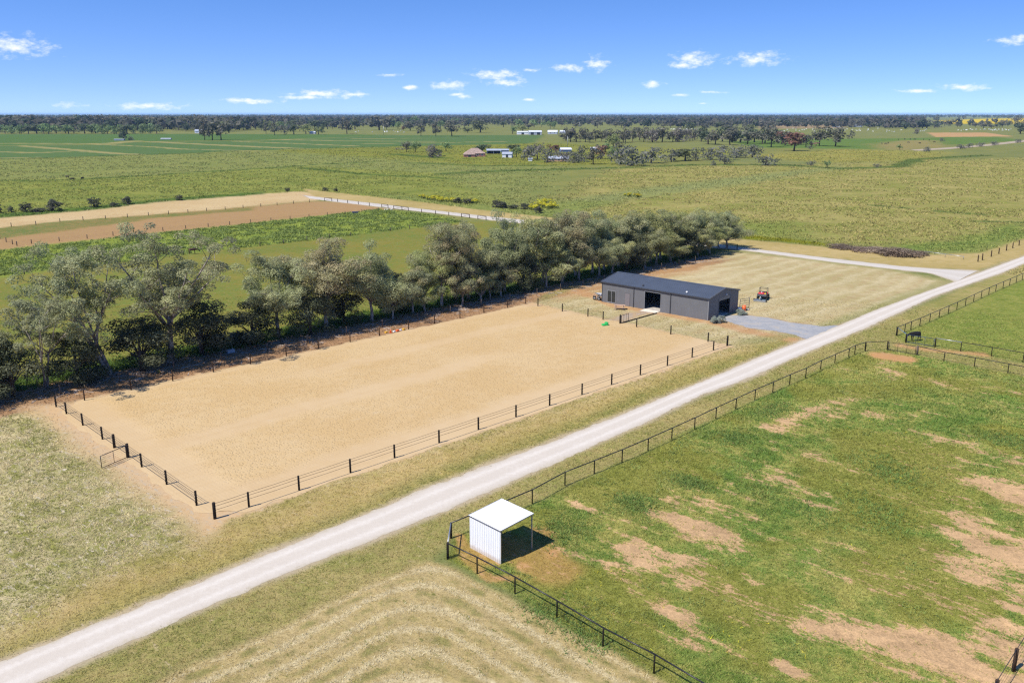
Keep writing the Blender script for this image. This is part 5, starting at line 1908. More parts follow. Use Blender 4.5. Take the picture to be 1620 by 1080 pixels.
ROW = [  # u, v, height, crown width, variant, turn, label
    (-13, 44.5, 11, 8, 'grey', 1.0, 'pale grey gum tree beyond the left edge, shading the lawn corner'), (-6.0, 45, 11, 8, 'mid', 2.0, 'mid green gum tree just cut off by the left edge'), (-9, 43.2, 6.2, 6, 'darkA', .4, 'dark bushy tree beyond the left edge under the cut off gum'),
    (1.2, 44.1, 11.8, 8.2, 'thin', 2.2, 'thin grey gum tree with leaning pale stems at the left edge'),
    (8.7, 44.3, 15.5, 10.5, 'tallA', 1.2, 'tall gum tree with a forked pale trunk, second from the left'),
    (15.8, 44.1, 17.2, 11.5, 'tallB', .6, 'tallest gum tree of the row with one straight pale trunk'),
    (-2.2, 43.3, 6.2, 5.4, 'darkB', .3, 'dense dark bushy tree at the very left edge below the thin gum'),
    (4.7, 43.7, 6.3, 5.6, 'darkA', 1.4, 'dense dark bushy tree between the thin gum and the forked gum'),
    (11.9, 43.3, 6.5, 6.2, 'darkC', 2.6, 'dense dark bushy tree left of the tallest gum trunk'),
    (20.1, 44.7, 6.9, 6.6, 'darkB', 3.9, 'dense dark bushy tree standing right of the tallest gum'),
    (27.4, 45.0, 5.8, 6.0, 'darkA', 5.0, 'low round dark tree standing alone right of the gap in the row'),
    (31.7, 45.9, 12.0, 8.0, 'grey', 4.4, 'sparse grey green gum tree behind the low round dark tree'),
    (35.8, 44.4, 6.9, 5.6, 'darkC', .2, 'dark bushy tree between the sparse grey gum and the purplish gum'),
    (39.3, 45.6, 12.6, 9.0, 'purple', 2.0, 'purplish grey gum tree with a dark twin trunk'),
    (46.4, 44.6, 11.6, 8.0, 'mid', 3.0, 'olive grey gum tree with a dark fluted trunk right of the purplish gum'),
    (49.7, 43.6, 6.6, 5.0, 'small', .8, 'small olive gum tree in front of the row behind the jump blocks'),
    (54.1, 44.6, 7.2, 5.4, 'smallB', 2.7, 'small brownish gum tree right of the small olive one'),
    (57.6, 46.2, 9.0, 6.4, 'olive', 1.7, 'medium olive gum tree behind the small brownish one'),
    (60.6, 45.2, 13.2, 7.6, 'tallC', .9, 'slender tall bronze gum tree rising over the middle of the row'),
    (62.8, 42.8, 7.2, 5.0, 'smallB', 4.0, 'small bronze topped gum tree near the far arena fence'),
    (66.8, 45.8, 12.8, 7.4, 'tallC', 3.6, 'second tall bronze gum tree with bare lower limbs'),
    (69.7, 43.6, 5.4, 3.9, 'small', 3.3, 'smallest round gum tree with a pale trunk by the arena corner'),
    (71.5, 47.2, 7.5, 6.4, 'darkC', 1.1, 'dark bushy tree hidden behind the smallest round gum'),
    (75.5, 46.1, 14.0, 6.8, 'mid', 5.1, 'tall mid green gum tree with a white trunk behind the arena corner'),
    (42.9, 46.6, 6.2, 5.0, 'darkB', 1.2, 'dark low tree between the purplish gum and the fluted trunk gum'),
    (51.9, 46.4, 6.4, 5.4, 'darkA', 2.9, 'dark low tree behind the small olive gum'),
    (56.0, 43.9, 5.0, 4.4, 'small', 5.4, 'little olive gum tree in front of the medium olive one'),
    (64.6, 46.4, 7.0, 5.6, 'darkB', 4.6, 'dark low tree between the two tall bronze gums'),
    (67.6, 43.5, 5.6, 4.4, 'round2', 2.2, 'little broad gum tree left of the smallest round one'),
    (73.0, 44.3, 6.2, 5.0, 'smallB', .6, 'small bronze gum tree right of the smallest round one'),
    (78.8, 44.6, 6.6, 5.2, 'darkB', 2.2, 'dark bushy tree with whitish stems just past the arena corner'),
]
rj = random.Random(31)
kinds = ['mid2', 'grey', 'purple', 'grey2', 'mid', 'midB', 'grey', 'mid2', 'olive', 'grey2', 'olive', 'round2', 'midB', 'mid2', 'mid']
ords = ['first', 'second', 'third', 'fourth', 'fifth', 'sixth', 'seventh', 'eighth', 'ninth', 'tenth', 'eleventh', 'twelfth', 'thirteenth', 'fourteenth', 'fifteenth']
desc = {'mid2': 'leafy olive grey', 'grey2': 'open grey green', 'round2': 'broad grey green', 'midB': 'full grey green', 'grey': 'pale grey', 'purple': 'purplish topped', 'mid': 'mid green', 'olive': 'olive green'}
for i in range(15):
    u = 81.5 + i * 4.55
    ROW.append((u, 46.4 + rj.uniform(-.5, .9) + i * .05, 13.2 - i * .33 + rj.uniform(-.4, .4), 8.2, kinds[i], rj.uniform(0, 6), desc[kinds[i]] + ' gum tree behind the shed, %s in the dense back rank' % ords[i]))
for i in range(12):
    u = 83.5 + i * 4.9
    h = rj.uniform(7.4, 9.2) - i * .12
    kd = ['small', 'round2', 'smallB', 'mid', 'round2', 'darkB', 'midB', 'olive', 'mid2', 'darkA', 'round2', 'olive'][i]
    ROW.append((u, 43.9 + rj.uniform(-.5, .5) + i * .12, h, 6.6, kd, rj.uniform(0, 6), {'small': 'low olive', 'smallB': 'low bronze', 'midB': 'rounded green', 'mid': 'mid green', 'olive': 'olive green', 'round2': 'broad grey green', 'mid2': 'low leafy', 'darkA': 'low dark', 'darkB': 'low dark'}[kd] + ' tree in the front rank behind the shed, %s from the arena corner' % ords[i]))
ROW.append((147.0, 46.5, 8.6, 8.0, 'midB', .4, 'rounded grey green gum tree at the right end of the row by the back road'))


def plant_tree(name, var, p, h, w, turn, label, cat='tree', group=None):
    trunk, crown, H, Wd = var
    root = empty(name, p, turn)
    sz = h / H
    sx = w / Wd
    root.scale = (sx, sx, sz)
    tag(root, label, cat, group)
    inst('trunk', trunk, root)
    inst('crown', crown, root)
    return root


for u, v, h, w, kd, turn, lb in ROW:
    var = GV.get(kd) or DV[kd]
    plant_tree('gum_tree' if kd in GV else 'bushy_tree', var, uvp(u, v), h, w, turn, lb or 'tree of the row just outside the left edge', group='trees of the row along the arena')

# two silver shrubs at the shed corner, bushes along the far hedge line
SV = dense(31, 1.2, 1.6, 2600, ((.34, .37, .31), (.30, .34, .28), (.38, .40, .34)), .11, .0, lobes=16)
plant_tree('silver_shrub', SV, gp(1129.5, 510.5), 1.0, 1.35, .3, 'round silver green shrub at the near corner of the shed', 'shrub')
plant_tree('silver_shrub', SV, gp(1138.5, 510.5), 1.1, 1.35, 2.3, 'second silver green shrub beside the shed corner one', 'shrub')
plant_tree('silver_shrub', SV, gp(1174, 497.5), .85, 1.5, 4.3, 'low silver shrub at the far corner of the gable end', 'shrub')
HB = dense(33, 3.0, 3.0, 1400, ((.105, .112, .076), (.088, .098, .062), (.135, .132, .098)), .26, .0, lobes=14)
for k, (px, py, yt, wpx, lb) in enumerate([(-6, 337, 322, 18, None), (18, 336, 326, 8, 'tiny bush at the left end of the hedge line'), (41, 335, 320, 15, 'grey bush, second from the left along the dry strip'), (84, 333.5, 315, 21, 'largest dark bush along the dry strip at left'),
                                        (149, 328, 312, 16, 'round dark bush in the middle of the dry strip edge'), (202.5, 323.5, 310.5, 13, 'dark bush right of the round one along the dry strip'), (284.5, 317, 308, 10, 'small grey bush at the right of the hedge line'), (60, 335, 329, 22, 'low spreading scrub between two bushes of the hedge line'), (180, 327, 320, 14, 'low scrub between the two dark bushes of the dry strip')]):
    m_ = px_size(px, py)
    plant_tree('bush', HB, gp(px, py), max(1.0, height_at(px, py, yt)), wpx * m_, k * 1.3, lb or 'bush just outside the left edge of the hedge line', 'bush')
for k, (px, py, hpx, wpx, lb) in enumerate([(725, 321, 8, 13, 'dark bush between yellow flowers, left of the pair'), (739, 322, 8, 12, 'dark bush between yellow flowers, right of the pair'), (786, 328, 11, 16, 'dark green bush left of centre behind the back road'), (797, 329, 9, 16, 'dark bush touching the one behind the back road'),
                                        (812, 330, 6, 14, 'low dark scrub right of the dark bushes behind the road'), (830, 331, 9, 14, 'dark bush just left of the big yellow patch'), (853, 337, 10, 12, 'dark bush in front of the big yellow patch'), (455, 303, 6, 7, 'lone dark bush above the end of the dry strip'), (514, 302, 5, 9, 'small dark bush above the start of the back road'), (532, 303, 5, 7, 'second small dark bush above the start of the back road'),
                                        ]):
    m_ = px_size(px, py)
    plant_tree('bush', HB, gp(px, py), hpx * m_ * 1.05, wpx * m_, k * 2.1, lb, 'bush')

# brown dead brush beside the verge
BR = dense(35, 1.6, 4.0, 3200, ((.26, .195, .135), (.22, .165, .115), (.34, .27, .19)), .22, .0, lobes=26)
for k, (px, py, hpx, wpx, lb) in enumerate([(1335, 392, 9, 42, 'low brown dead brush at the left end of the pile'), (1375, 396, 9, 50, 'low brown dead brush in the middle of the pile'), (1415, 403, 19, 56, 'highest purplish brown heap of dead brush beside the verge'), (1450, 403, 10, 36, 'brown brush tapering off towards the steel rail')]):
    m_ = px_size(px, py)
    plant_tree('brush_pile', BR, gp(px, py), hpx * m_ * .55, wpx * m_, k * 1.7, lb, 'brush')

# yellow flowering weeds
def flower_patch(label, pts, seed, h):
    rs = np.random.default_rng(seed)
    C = []
    o = gp(*pts[0][:2])
    for px, py, wpx in pts:
        c = gp(px, py)
        m_ = px_size(px, py)
        for k in range(max(4, int(wpx * 1.3))):
            C.append((c.x - o.x + rs.normal(0, wpx * m_ * .3), c.y - o.y + rs.normal(0, wpx * m_ * .55), h * rs.uniform(.5, 1.0)))
    C = np.array(C)
    V1, F1, c1 = leaf_quads(C, np.full(len(C), .55), np.full(len(C), 46), rs, .30, .6, ((.68, .52, .03), (.62, .50, .05), (.50, .46, .06)))
    V2, F2, c2 = leaf_quads(C * np.array([1, 1, .45]), np.full(len(C), .6), np.full(len(C), 26), rs, .34, .8, ((.12, .17, .05), (.14, .18, .06)))
    V2[:, 2] = np.maximum(V2[:, 2], 0)
    root = empty('flowering_weeds', o)
    tag(root, label, 'flowers')
    inst('blossom', mesh_np('blossom', V1, F1, M['leaf'], dict(col=c1)), root)
    inst('foliage', mesh_np('foliage', V2, F2, M['leaf'], dict(col=c2)), root)


flower_patch('long strip of yellow flowering weeds above the back road', [(685, 316, 20), (700, 318, 18), (714, 319, 16), (748, 321, 12), (668, 314, 8)], 41, 1.3)
flower_patch('big yellow flowering patch in the middle behind the tree row', [(845, 332, 16), (858, 327, 22), (872, 329, 20), (862, 322, 16)], 42, 1.6)
flower_patch('small yellow flowering patch in the right hand pasture', [(995, 311, 11), (1007, 312, 9)], 43, 1.3)


# ------------------------------------------------------------------ far trees
def far_variant(seed, cols, shape='gum', n=420):
    rs = np.random.default_rng(seed)
    mb = MB()
    if shape == 'gum':
        k = 15
        base = .30
        C = np.stack([rs.normal(0, .18, k), rs.normal(0, .18, k), rs.uniform(.24, .84, k)], 1)
        Rr = rs.uniform(.12, .20, k)
        mb.tube([(0, 0, 0), (.02, 0, .3), (0, .02, .7)], [.028, .022, .008], 6)
        for c in C[:7]:
            mb.tube([(.02, 0, .3), c], [.014, .005], 4, caps=False)
    elif shape == 'round':
        k = 16
        C = np.stack([rs.normal(0, .2, k), rs.normal(0, .2, k), rs.uniform(.28, .80, k)], 1)
        Rr = rs.uniform(.14, .22, k)
        mb.tube([(0, 0, 0), (0, 0, .5)], [.04, .02], 6)
    else:
        k = 18
        C = np.stack([rs.normal(0, .26, k), rs.normal(0, .26, k), rs.uniform(.06, .66, k)], 1)
        Rr = rs.uniform(.17, .27, k)
        mb.tube([(0, 0, 0), (0, 0, .4)], [.04, .02], 6)
    wgt = Rr ** 2
    V, F, col = leaf_quads(C, Rr, np.maximum(8, n * wgt / wgt.sum()).astype(int), rs, .105, .8, cols, .1, .45, .17, .62)
    V[:, 2] = np.maximum(V[:, 2], .005)
    tv = np.array(mb.v)
    tf = [f for f in mb.f if len(f) == 4]
    nv = len(V)
    Va = np.concatenate([V, tv])
    Fa = np.concatenate([F, np.array(tf) + nv])
    ca = np.concatenate([col, np.full((len(tv), 3), .08)])
    idx = np.concatenate([np.zeros(len(F)), np.ones(len(tf))])
    z = np.percentile(V[:, 2], 99)
    w = np.percentile(V[:, 0], 96) - np.percentile(V[:, 0], 4)
    parts = (mesh_np('crown', V, F, M['leaf'], dict(col=col)), mb.mesh('trunk', M['bark_dark']))
    return mesh_np('far_tree', Va, Fa, [M['leaf'], M['bark_dark']], dict(col=ca), mat_idx=idx), z, w, parts


FG = ((0.169, 0.162, 0.116), (0.146, 0.146, 0.1), (0.189, 0.176, 0.127))
FGR = ((0.203, 0.284, 0.108), (0.23, 0.304, 0.121), (0.169, 0.243, 0.097))
FDK = ((0.089, 0.119, 0.065), (0.103, 0.13, 0.073))
FYL = ((0.243, 0.277, 0.101), (0.216, 0.257, 0.108))
FRD = ((.24, .135, .09), (.21, .13, .09))
FBR = ((0.216, 0.192, 0.159), (0.196, 0.178, 0.149))
FSC = ((0.178, 0.181, 0.138), (0.159, 0.167, 0.119), (0.196, 0.192, 0.159))
FV = {
    'g': [far_variant(51 + i, FG) for i in range(4)], 'gn': [far_variant(61 + i, FGR, 'round') for i in range(3)],
    'd': [far_variant(71 + i, FDK, 'round') for i in range(2)], 'y': [far_variant(75 + i, FYL, 'round') for i in range(2)],
    'r': [far_variant(80, FRD)], 'b': [far_variant(83 + i, FBR, 'bush') for i in range(2)], 's': [far_variant(86 + i, FSC, 'bush') for i in range(4)],
    'rw': [far_variant(95 + i, FGR, 'bush') for i in range(3)],
    'pg': [far_variant(91 + i, ((.145, .17, .085), (.125, .15, .078)), 'round') for i in range(2)],
}
rt = random.Random(77)
ONES = ['', 'first', 'second', 'third', 'fourth', 'fifth', 'sixth', 'seventh', 'eighth', 'ninth', 'tenth', 'eleventh', 'twelfth', 'thirteenth', 'fourteenth', 'fifteenth', 'sixteenth', 'seventeenth', 'eighteenth', 'nineteenth']


def nth(k):
    if k < 20:
        return ONES[k]
    t_, o_ = divmod(k, 10)
    if o_ == 0:
        return ['', '', 'twentieth', 'thirtieth'][t_]
    return ['', '', 'twenty', 'thirty'][t_] + ' ' + ONES[o_]




def far_tree(px, py, hm, wm, kind, label, group=None, name='tree', cat='tree', split=False):
    me, z, w, parts = rt.choice(FV[kind])
    o = bpy.data.objects.new(name, None if split else me)
    if split:
        inst('crown', parts[0], o)
        inst('trunk', parts[1], o)
    o.location = gp(px, py)
    o.rotation_euler = (0, 0, rt.uniform(0, 6.28))
    o.scale = (wm / w, wm / w, hm / z)
    COL.objects.link(o)
    tag(o, label, cat, group)


SINGLE = [
    (643, 241, 224, 13, 'g', 'grey green tree left of the bright green one in the middle pasture'), (657, 241, 224, 18, 'gn', 'bright green round tree in the middle pasture'), (685, 249, 229, 24, 'b', 'bare greyish brown tree in front of the farmhouse'),
    (693, 247, 236, 10, 'd', 'small dark tree touching the bare greyish one'), (705.6, 239.5, 224, 19, 'gn', 'green round tree behind the bare greyish one'), (763, 242, 229, 17, 'd', 'dark green tree right behind the farmhouse roof'),
    (666, 215.7, 197, 11, 'g', 'slim gum tree, first of three standing in a line'), (689.5, 216, 192.6, 17, 'g', 'gum tree, middle of three standing in a line'), (715, 216, 191, 20, 'g', 'gum tree with low leaves, last of three in a line'), (740, 210, 202, 12, 'd', 'small dark tree right of the three gums'),
    (760, 210, 191, 25, 'pg', 'pale green spreading tree left of the far white sheds'), (811, 212, 198, 17, 'gn', 'green round tree just left of the far white sheds'), (827, 208, 198, 16, 'y', 'yellow green tree behind the far white sheds'),
    (817, 249, 232, 17, 'gn', 'green tree beside the white farm shed'), (813, 240, 229, 15, 'd', 'dark green tree behind the white farm shed'), (958, 240, 227, 14, 'gn', 'green tree beside the pale farm roof in the scrub'),
    (1256, 239, 209, 36, 'r', 'reddish brown gum tree at the right'), (1296, 231, 200, 22, 'g', 'tall open gum tree right of the reddish one'), (1321.5, 232, 201, 28, 'g', 'dark spreading gum tree with a clear trunk at right'), (1347, 219, 206, 9, 'g', 'slim lone tree right of the spreading gum'),
    (1220, 233, 201, 23, 'g', 'gum tree left of the reddish brown one'), (1275, 233, 213, 16, 'g', 'dark tree tucked behind the reddish brown gum'), (1450, 212, 203, 9, 'b', 'small bare tree in front of the long hedge'), (1614, 212, 195, 18, 'd', 'dark tree cut by the right edge'), (1606, 195, 183, 12, 'g', 'lone gum in front of the yellow canola'),
    (196, 222, 208, 19, 'd', 'lone dark round tree in the left fields'), (208, 222, 216, 10, 's', 'small bush beside the lone dark round tree'), (324, 222, 187, 22, 'g', 'left one of three gums in front of the white house'), (336, 222, 193, 18, 'g', 'middle one of three gums in front of the white house'), (350, 222, 190, 20, 'g', 'right one of three gums in front of the white house'),
    (434.6, 214, 191, 17, 'g', 'tall dark gum in the tree belt left of centre'), (421, 212, 192, 12, 'g', 'slim gum left of the tall dark one in the belt'), (451, 214, 197, 13, 'b', 'greyish tree right of the tall dark gum in the belt'), (465, 213, 197, 14, 'pg', 'green tree fourth along the belt left of centre'), (484, 212, 197, 17, 'y', 'round yellow green tree left of the small white roof'),
    (504, 213, 200, 14, 'y', 'round yellow green tree right of the small white roof'), (549, 212, 186, 23, 'g', 'large dark gum standing on its own before the belt'), (600, 206, 183, 31, 'g', 'very wide gum in the belt left of centre'), (649, 207, 192, 18, 'g', 'rounded gum beside an orange tinged shrub'), (638, 207, 200, 7, 'r', 'small orange tinged shrub at the foot of a gum'),
    (655, 200, 184, 14, 'gn', 'tall bright green tree standing out of the belt'),
]
for px, py, yt, wpx, kd, lb in SINGLE:
    far_tree(px, py, height_at(px, py, yt), wpx * px_size(px, py), kd, lb, split=True)
BUSHES = [(835, 254, 230, 20), (850, 252, 228, 26, 'b'), (866, 257, 234, 26), (878, 244, 229, 18, 'r'), (884, 253, 238, 18), (895, 256, 240, 20, 'b'), (908, 258, 239, 18), (920, 256, 233, 22), (938, 260, 230, 30, 'g'), (950, 252, 230, 20, 'r'), (972, 255, 232, 14, 'gn'),
          (982, 260, 232, 34), (1000, 262, 230, 40), (1030, 258, 233, 34), (1062, 256, 236, 26), (1084, 255, 236, 28, 'pg'), (1100, 254, 234, 24), (1120, 253, 234, 26), (1140, 253, 231, 30), (1165, 250, 233, 26), (1190, 249, 229, 30), (1146.5, 260, 246, 18), (1212, 262, 245, 30), (1283, 262, 254, 12), (1308, 266, 254, 13, 'gn'), (1387, 265, 259, 11), (1422.6, 237, 229, 9, 'gn'), (1281, 236, 230, 10), (1128, 262, 254, 9), (980, 236, 224, 18, 'g'), (970, 233, 212, 22, 'y')]
BUSHES.sort(key=lambda b: b[0])
for i, b in enumerate(BUSHES):
    px, py, yt, wpx = b[:4]
    far_tree(px, py, height_at(px, py, yt), wpx * px_size(px, py), b[4] if len(b) > 4 else 's', 'bush in the scrub line across the middle distance, %s from its left end' % nth(i + 1), 'scrub line across the middle distance', 'bush', 'bush')
for (px, py) in [(1520, 236), (1533, 234), (1551, 232), (1573, 230), (1610, 226), (1465, 240), (1490, 224)]:
    far_tree(px, py, 4.0, 6.5, 's', 'small dark bush dotted along the pale road at the right', 'bushes along the far right road', 'bush', 'bush')


def belt(n, x0, x1, y0, y1, kinds, h0, h1, wr, label, group):
    for k in range(n):
        px = x0 + (x1 - x0) * (k + rt.uniform(.1, .9)) / n
        py = rt.uniform(y0, y1)
        h = rt.uniform(h0, h1)
        far_tree(px, py, h, h * rt.uniform(*wr), rt.choice(kinds), label + (', %s from its left end' % nth(k + 1) if n < 30 else ''), group)


belt(26, -20, 252, 211, 212, ['rw', 'rw', 'gn', 'pg'], 12, 15.5, (1.0, 1.4), 'green tree in the row along the far left field', 'green row along the far left field')
belt(42, -30, 330, 203, 207, ['g', 'g', 'd', 'g'], 20, 28, (.9, 1.3), 'tall gum in the dark wood behind the far left field', 'tall gums behind the far left field')
belt(26, 255, 520, 204, 209, ['g', 'pg', 'g', 'y', 'd', 'gn'], 11, 19, (.8, 1.2), 'tree in the mixed belt left of centre', 'mixed belt left of centre')
belt(40, 520, 900, 197, 205, ['g', 'g', 'pg', 'd', 'g', 'gn'], 12, 19, (.8, 1.3), 'tree in the belt across the middle behind the white sheds', 'belt across the middle')
belt(58, 890, 1640, 196, 203, ['g', 'g', 'g', 'd', 'b'], 11, 17, (.8, 1.4), 'gum in the long belt at the right below the horizon', 'long belt at the right')
belt(22, 890, 1105, 222, 226.5, ['g', 'g', 'g', 'b'], 11, 16, (.75, 1.15), 'gum in the open row right of centre', 'open row right of centre')
belt(14, 1105, 1250, 224, 231, ['g', 'g', 'd'], 12, 17, (.8, 1.1), 'gum at the right end of the open row', 'right end of the open row')
belt(10, 1080, 1230, 204, 214, ['g', 'g', 'pg'], 12, 17, (.8, 1.1), 'gum between the open row and the long belt', 'gums behind the open row')
belt(13, 1375, 1488, 201.5, 203.5, ['d', 's', 'd'], 8.5, 11, (1.3, 1.8), 'dark dense tree in the clipped hedge at the far right', 'dark hedge at the far right')
belt(12, 1490, 1600, 199, 204, ['g', 'd', 'g'], 9, 15, (.9, 1.3), 'gum left of the yellow canola field', 'gums by the canola field')


def forest():
    rs = np.random.default_rng(5)
    pts = []
    for k in range(1300):                                    # big wood at the left
        r = rs.uniform(1620, 3400)
        a = math.radians(rs.uniform(-38, -16 + (r - 1750) / 400))
        pts.append((r * math.sin(a), r * math.cos(a), rs.uniform(17, 27)))
    n = 0
    while n < 9500:
        r = 1950 * (7.5 ** (rs.random() ** .9))
        a = math.radians(rs.uniform(-40, 40))
        x, y = r * math.sin(a), r * math.cos(a)
        if a > math.radians(25) and r < 7000 and rs.random() < .93:
            continue
        if r < 4200 and vnoise(np.array([x / 520.]), np.array([y / 520.]), 9)[0] < .33:
            continue
        pts.append((x, y, rs.uniform(12, 21) * (1 + .25 * min(1, r / 9000))))
        n += 1
    P = np.array(pts)
    k = 12
    n = len(P)
    C = np.repeat(P[:, :2], k, 0)
    H = np.repeat(P[:, 2], k)
    d = rs.normal(size=(n * k, 3))
    d /= np.linalg.norm(d, axis=1, keepdims=True)
    wid = np.repeat(rs.uniform(.38, .66, n), k) * H
    pos = np.stack([C[:, 0] + d[:, 0] * wid * .62, C[:, 1] + d[:, 1] * wid * .62, H * (.52 + .30 * d[:, 2])], 1)
    nm = d * .8 + np.array([0, 0, .4]) + rs.normal(size=d.shape) * .3
    nm /= np.linalg.norm(nm, axis=1, keepdims=True)
    t = rs.normal(size=d.shape)
    t -= nm * (t * nm).sum(1, keepdims=True)
    t /= np.linalg.norm(t, axis=1, keepdims=True)
    b = np.cross(nm, t)
    s = (H * rs.uniform(.30, .50, n * k))[:, None]
    V = np.stack([pos - t * s * .6, pos + b * s * .5, pos + t * s * .6, pos - b * s * .5], 1).reshape(-1, 3)
    V[:, 2] = np.maximum(V[:, 2], .3)
    pal = np.array(FG + FDK + FG)
    cc = np.repeat(pal[rs.integers(0, len(pal), n)] * rs.uniform(.45, .75, (n, 1)), k, 0)
    F = np.arange(n * k * 4).reshape(-1, 4)
    o = link(bpy.data.objects.new('forest', mesh_np('forest', V, F, M['leaf'], dict(col=np.repeat(cc, 4, 0)))))
    tag(o, 'dark blue green wooded plain stretching to the horizon', 'forest', kind='stuff')


forest()


# ------------------------------------------------------------------ far farm buildings
def farm_building(name, label, px, py, wpx, hpx, depth, roof_h, wall, roof, rz=0.0, doors=0, windows=0, hip=False, open_front=False, cat='building'):
    m_ = px_size(px, py)
    Wd = wpx * m_
    Hh = hpx * m_
    root = empty(name, gp(px, py), rz)
    tag(root, label, cat)
    x0, x1 = -Wd / 2, Wd / 2
    y0, y1 = 0, depth
    ov = .4
    mb = MB()
    if open_front:
        mb.box(x0, x1, y1 - .2, y1, 0, Hh).box(x0, x0 + .2, y0, y1 - .2, 0, Hh).box(x1 - .2, x1, y0, y1 - .2, 0, Hh)
        nb = max(2, int(Wd / 5))
        for k in range(1, nb):
            x = x0 + Wd * k / nb
            MB().box(x - .12, x + .12, y0, y0 + .24, 0, Hh).build('post', M['galv'], root)
    else:
        mb.box(x0, x1, y0, y1, 0, Hh)
    mb.build('wall', M[wall], root)
    ym = (y0 + y1) / 2
    r = MB()
    if hip:
        i = min(Wd, depth) * .42
        r.add([(x0 - ov, y0 - ov, Hh), (x1 + ov, y0 - ov, Hh), (x1 + ov, y1 + ov, Hh), (x0 - ov, y1 + ov, Hh), (x0 + i, ym, Hh + roof_h), (x1 - i, ym, Hh + roof_h)],
              [(0, 1, 5, 4), (1, 2, 5), (2, 3, 4, 5), (3, 0, 4)])
    else:
        r.add([(x0 - ov, y0 - ov, Hh + .02), (x1 + ov, y0 - ov, Hh + .02), (x1 + ov, ym, Hh + roof_h), (x0 - ov, ym, Hh + roof_h), (x1 + ov, y1 + ov, Hh + .02), (x0 - ov, y1 + ov, Hh + .02)],
              [(0, 1, 2, 3), (3, 2, 4, 5)])
        g = MB()
        for x in (x0 + .01, x1 - .01):
            g.add([(x, y0, Hh - .02), (x, y1, Hh - .02), (x, ym, Hh + roof_h - .05)], [(0, 1, 2)])
        g.build('gable', M[wall], root)
    r.build('roof', M[roof], root)
    for k in range(doors):
        x = x0 + Wd * (k + .5) / max(1, doors)
        MB().box(x - Wd * .12, x + Wd * .12, y0 - .08, y0 + .02, 0, Hh * .8).build('door', M['bay_shade'], root)  # closed panel; the shade of an open doorway is painted as its colour
    for k in range(windows):
        x = x0 + Wd * (k + .75) / (windows + .5)
        w = MB().box(x - .8, x + .8, y0 - .06, y0 + .02, Hh * .35, Hh * .8).build('window', M['farm_white'], root)
        MB().box(x - .65, x + .65, y0 - .09, y0 - .05, Hh * .4, Hh * .75).build('pane', M['glass'], w)
    return root


farm_building('farmhouse', 'brick farmhouse with a faded tiled roof in the middle distance', 752, 248, 32, 5.0, 12, 3.6, 'brick', 'tile_roof', .1, windows=4, hip=True)
farm_building('farmhouse_wing', 'lower brick wing at the left side of the farmhouse', 743, 248.7, 18, 4.0, 8, 2.4, 'brick', 'tile_roof', .1, doors=1, hip=True)
farm_building('machinery_shed', 'open blue sided machinery shed right behind the farmhouse', 781, 243.5, 21, 5.0, 9, 1.2, 'farm_blue', 'farm_grey', .05, open_front=True)
farm_building('lean_to', 'low grey lean to shed right of the blue machinery shed', 799, 241, 12, 3, 7, 1.0, 'farm_blue', 'farm_grey', .1)
farm_building('farm_shed', 'small white steel shed near the farmhouse', 802, 249.5, 15, 5.5, 9, 1.4, 'farm_white', 'farm_grey', -.1, doors=1)
farm_building('farm_shed', 'pale blue roofed shed half hidden in the scrub line', 896, 240.5, 17, 3.6, 9, 1.4, 'farm_blue', 'farm_white', .15)
farm_building('farm_shed', 'small pale roof peeping out of the scrub right of centre', 940.5, 238, 10, 3, 7, 1.0, 'farm_grey', 'farm_white', .1)
farm_building('water_tank_shed', 'tiny mint coloured shed at the front of the scrub', 839, 255, 6, 3.6, 4, .5, 'farm_white', 'farm_grey')
farm_building('cottage', 'low cottage with orange walls behind the scrub', 884, 255.5, 32, 4.2, 8, 1.6, 'pale_timber', 'farm_grey', 0, windows=3)
farm_building('far_shed', 'long white shed, left of the pair below the middle belt', 827, 213, 17, 3.6, 16, 1.5, 'farm_white', 'farm_white', .05, doors=1)
farm_building('far_shed', 'large pale grey shed, right of the pair below the middle belt', 847, 213.5, 20, 4.4, 18, 2.0, 'farm_grey', 'farm_white', .05, doors=2)
farm_building('far_house', 'white house between the far sheds and the open row', 874, 212.5, 15, 3.4, 12, 2.6, 'farm_grey', 'farm_white', -.1, windows=2)
farm_building('far_house', 'small white roofed house beside the open row', 891, 211.5, 9, 3.0, 10, 2.0, 'farm_grey', 'farm_white', .1, windows=1)
farm_building('far_house', 'white house behind the three gums at left', 314, 211, 11, 3.4, 12, 2.5, 'farm_white', 'farm_grey', .2, windows=2)
farm_building('far_hut', 'small white roof between two round yellow green trees', 494, 212, 9, 2.5, 8, 1.5, 'farm_grey', 'farm_white')
farm_building('far_house', 'long white house low in the wood left of centre', 460, 197, 12, 2.5, 14, 2.5, 'farm_white', 'farm_white', 0, windows=2)
farm_building('far_house', 'white roofed house in the long belt at right', 1325, 201.5, 11, 2.4, 14, 3, 'farm_grey', 'farm_white', 0)
farm_building('far_house', 'grey roofed house in the long belt right of the white one', 1358, 201, 13, 2.8, 14, 3, 'farm_grey', 'farm_grey', .1)
farm_building('far_house', 'small pale house at the left end of the long belt', 1213, 199.5, 8, 2.2, 12, 2, 'farm_white', 'farm_grey', .1)
farm_building('far_shed', 'pale roofs of a far town shed near the horizon', 915, 190.5, 22, 1.6, 30, 3, 'farm_white', 'farm_white', 0)
farm_building('far_shed', 'long pale shed near the horizon right of centre', 980, 191, 14, 1.4, 30, 3, 'farm_white', 'farm_white', 0)
farm_building('field_shelter', 'low grey shelter beside the lone dark tree at left', 188, 222.5, 15, 1.6, 5, .6, 'farm_grey', 'farm_grey', .05)
farm_building('field_shelter', 'low pale roof in the left fields near the brown patch', 262, 221, 15, 1.4, 5, .6, 'farm_grey', 'farm_white', .05)


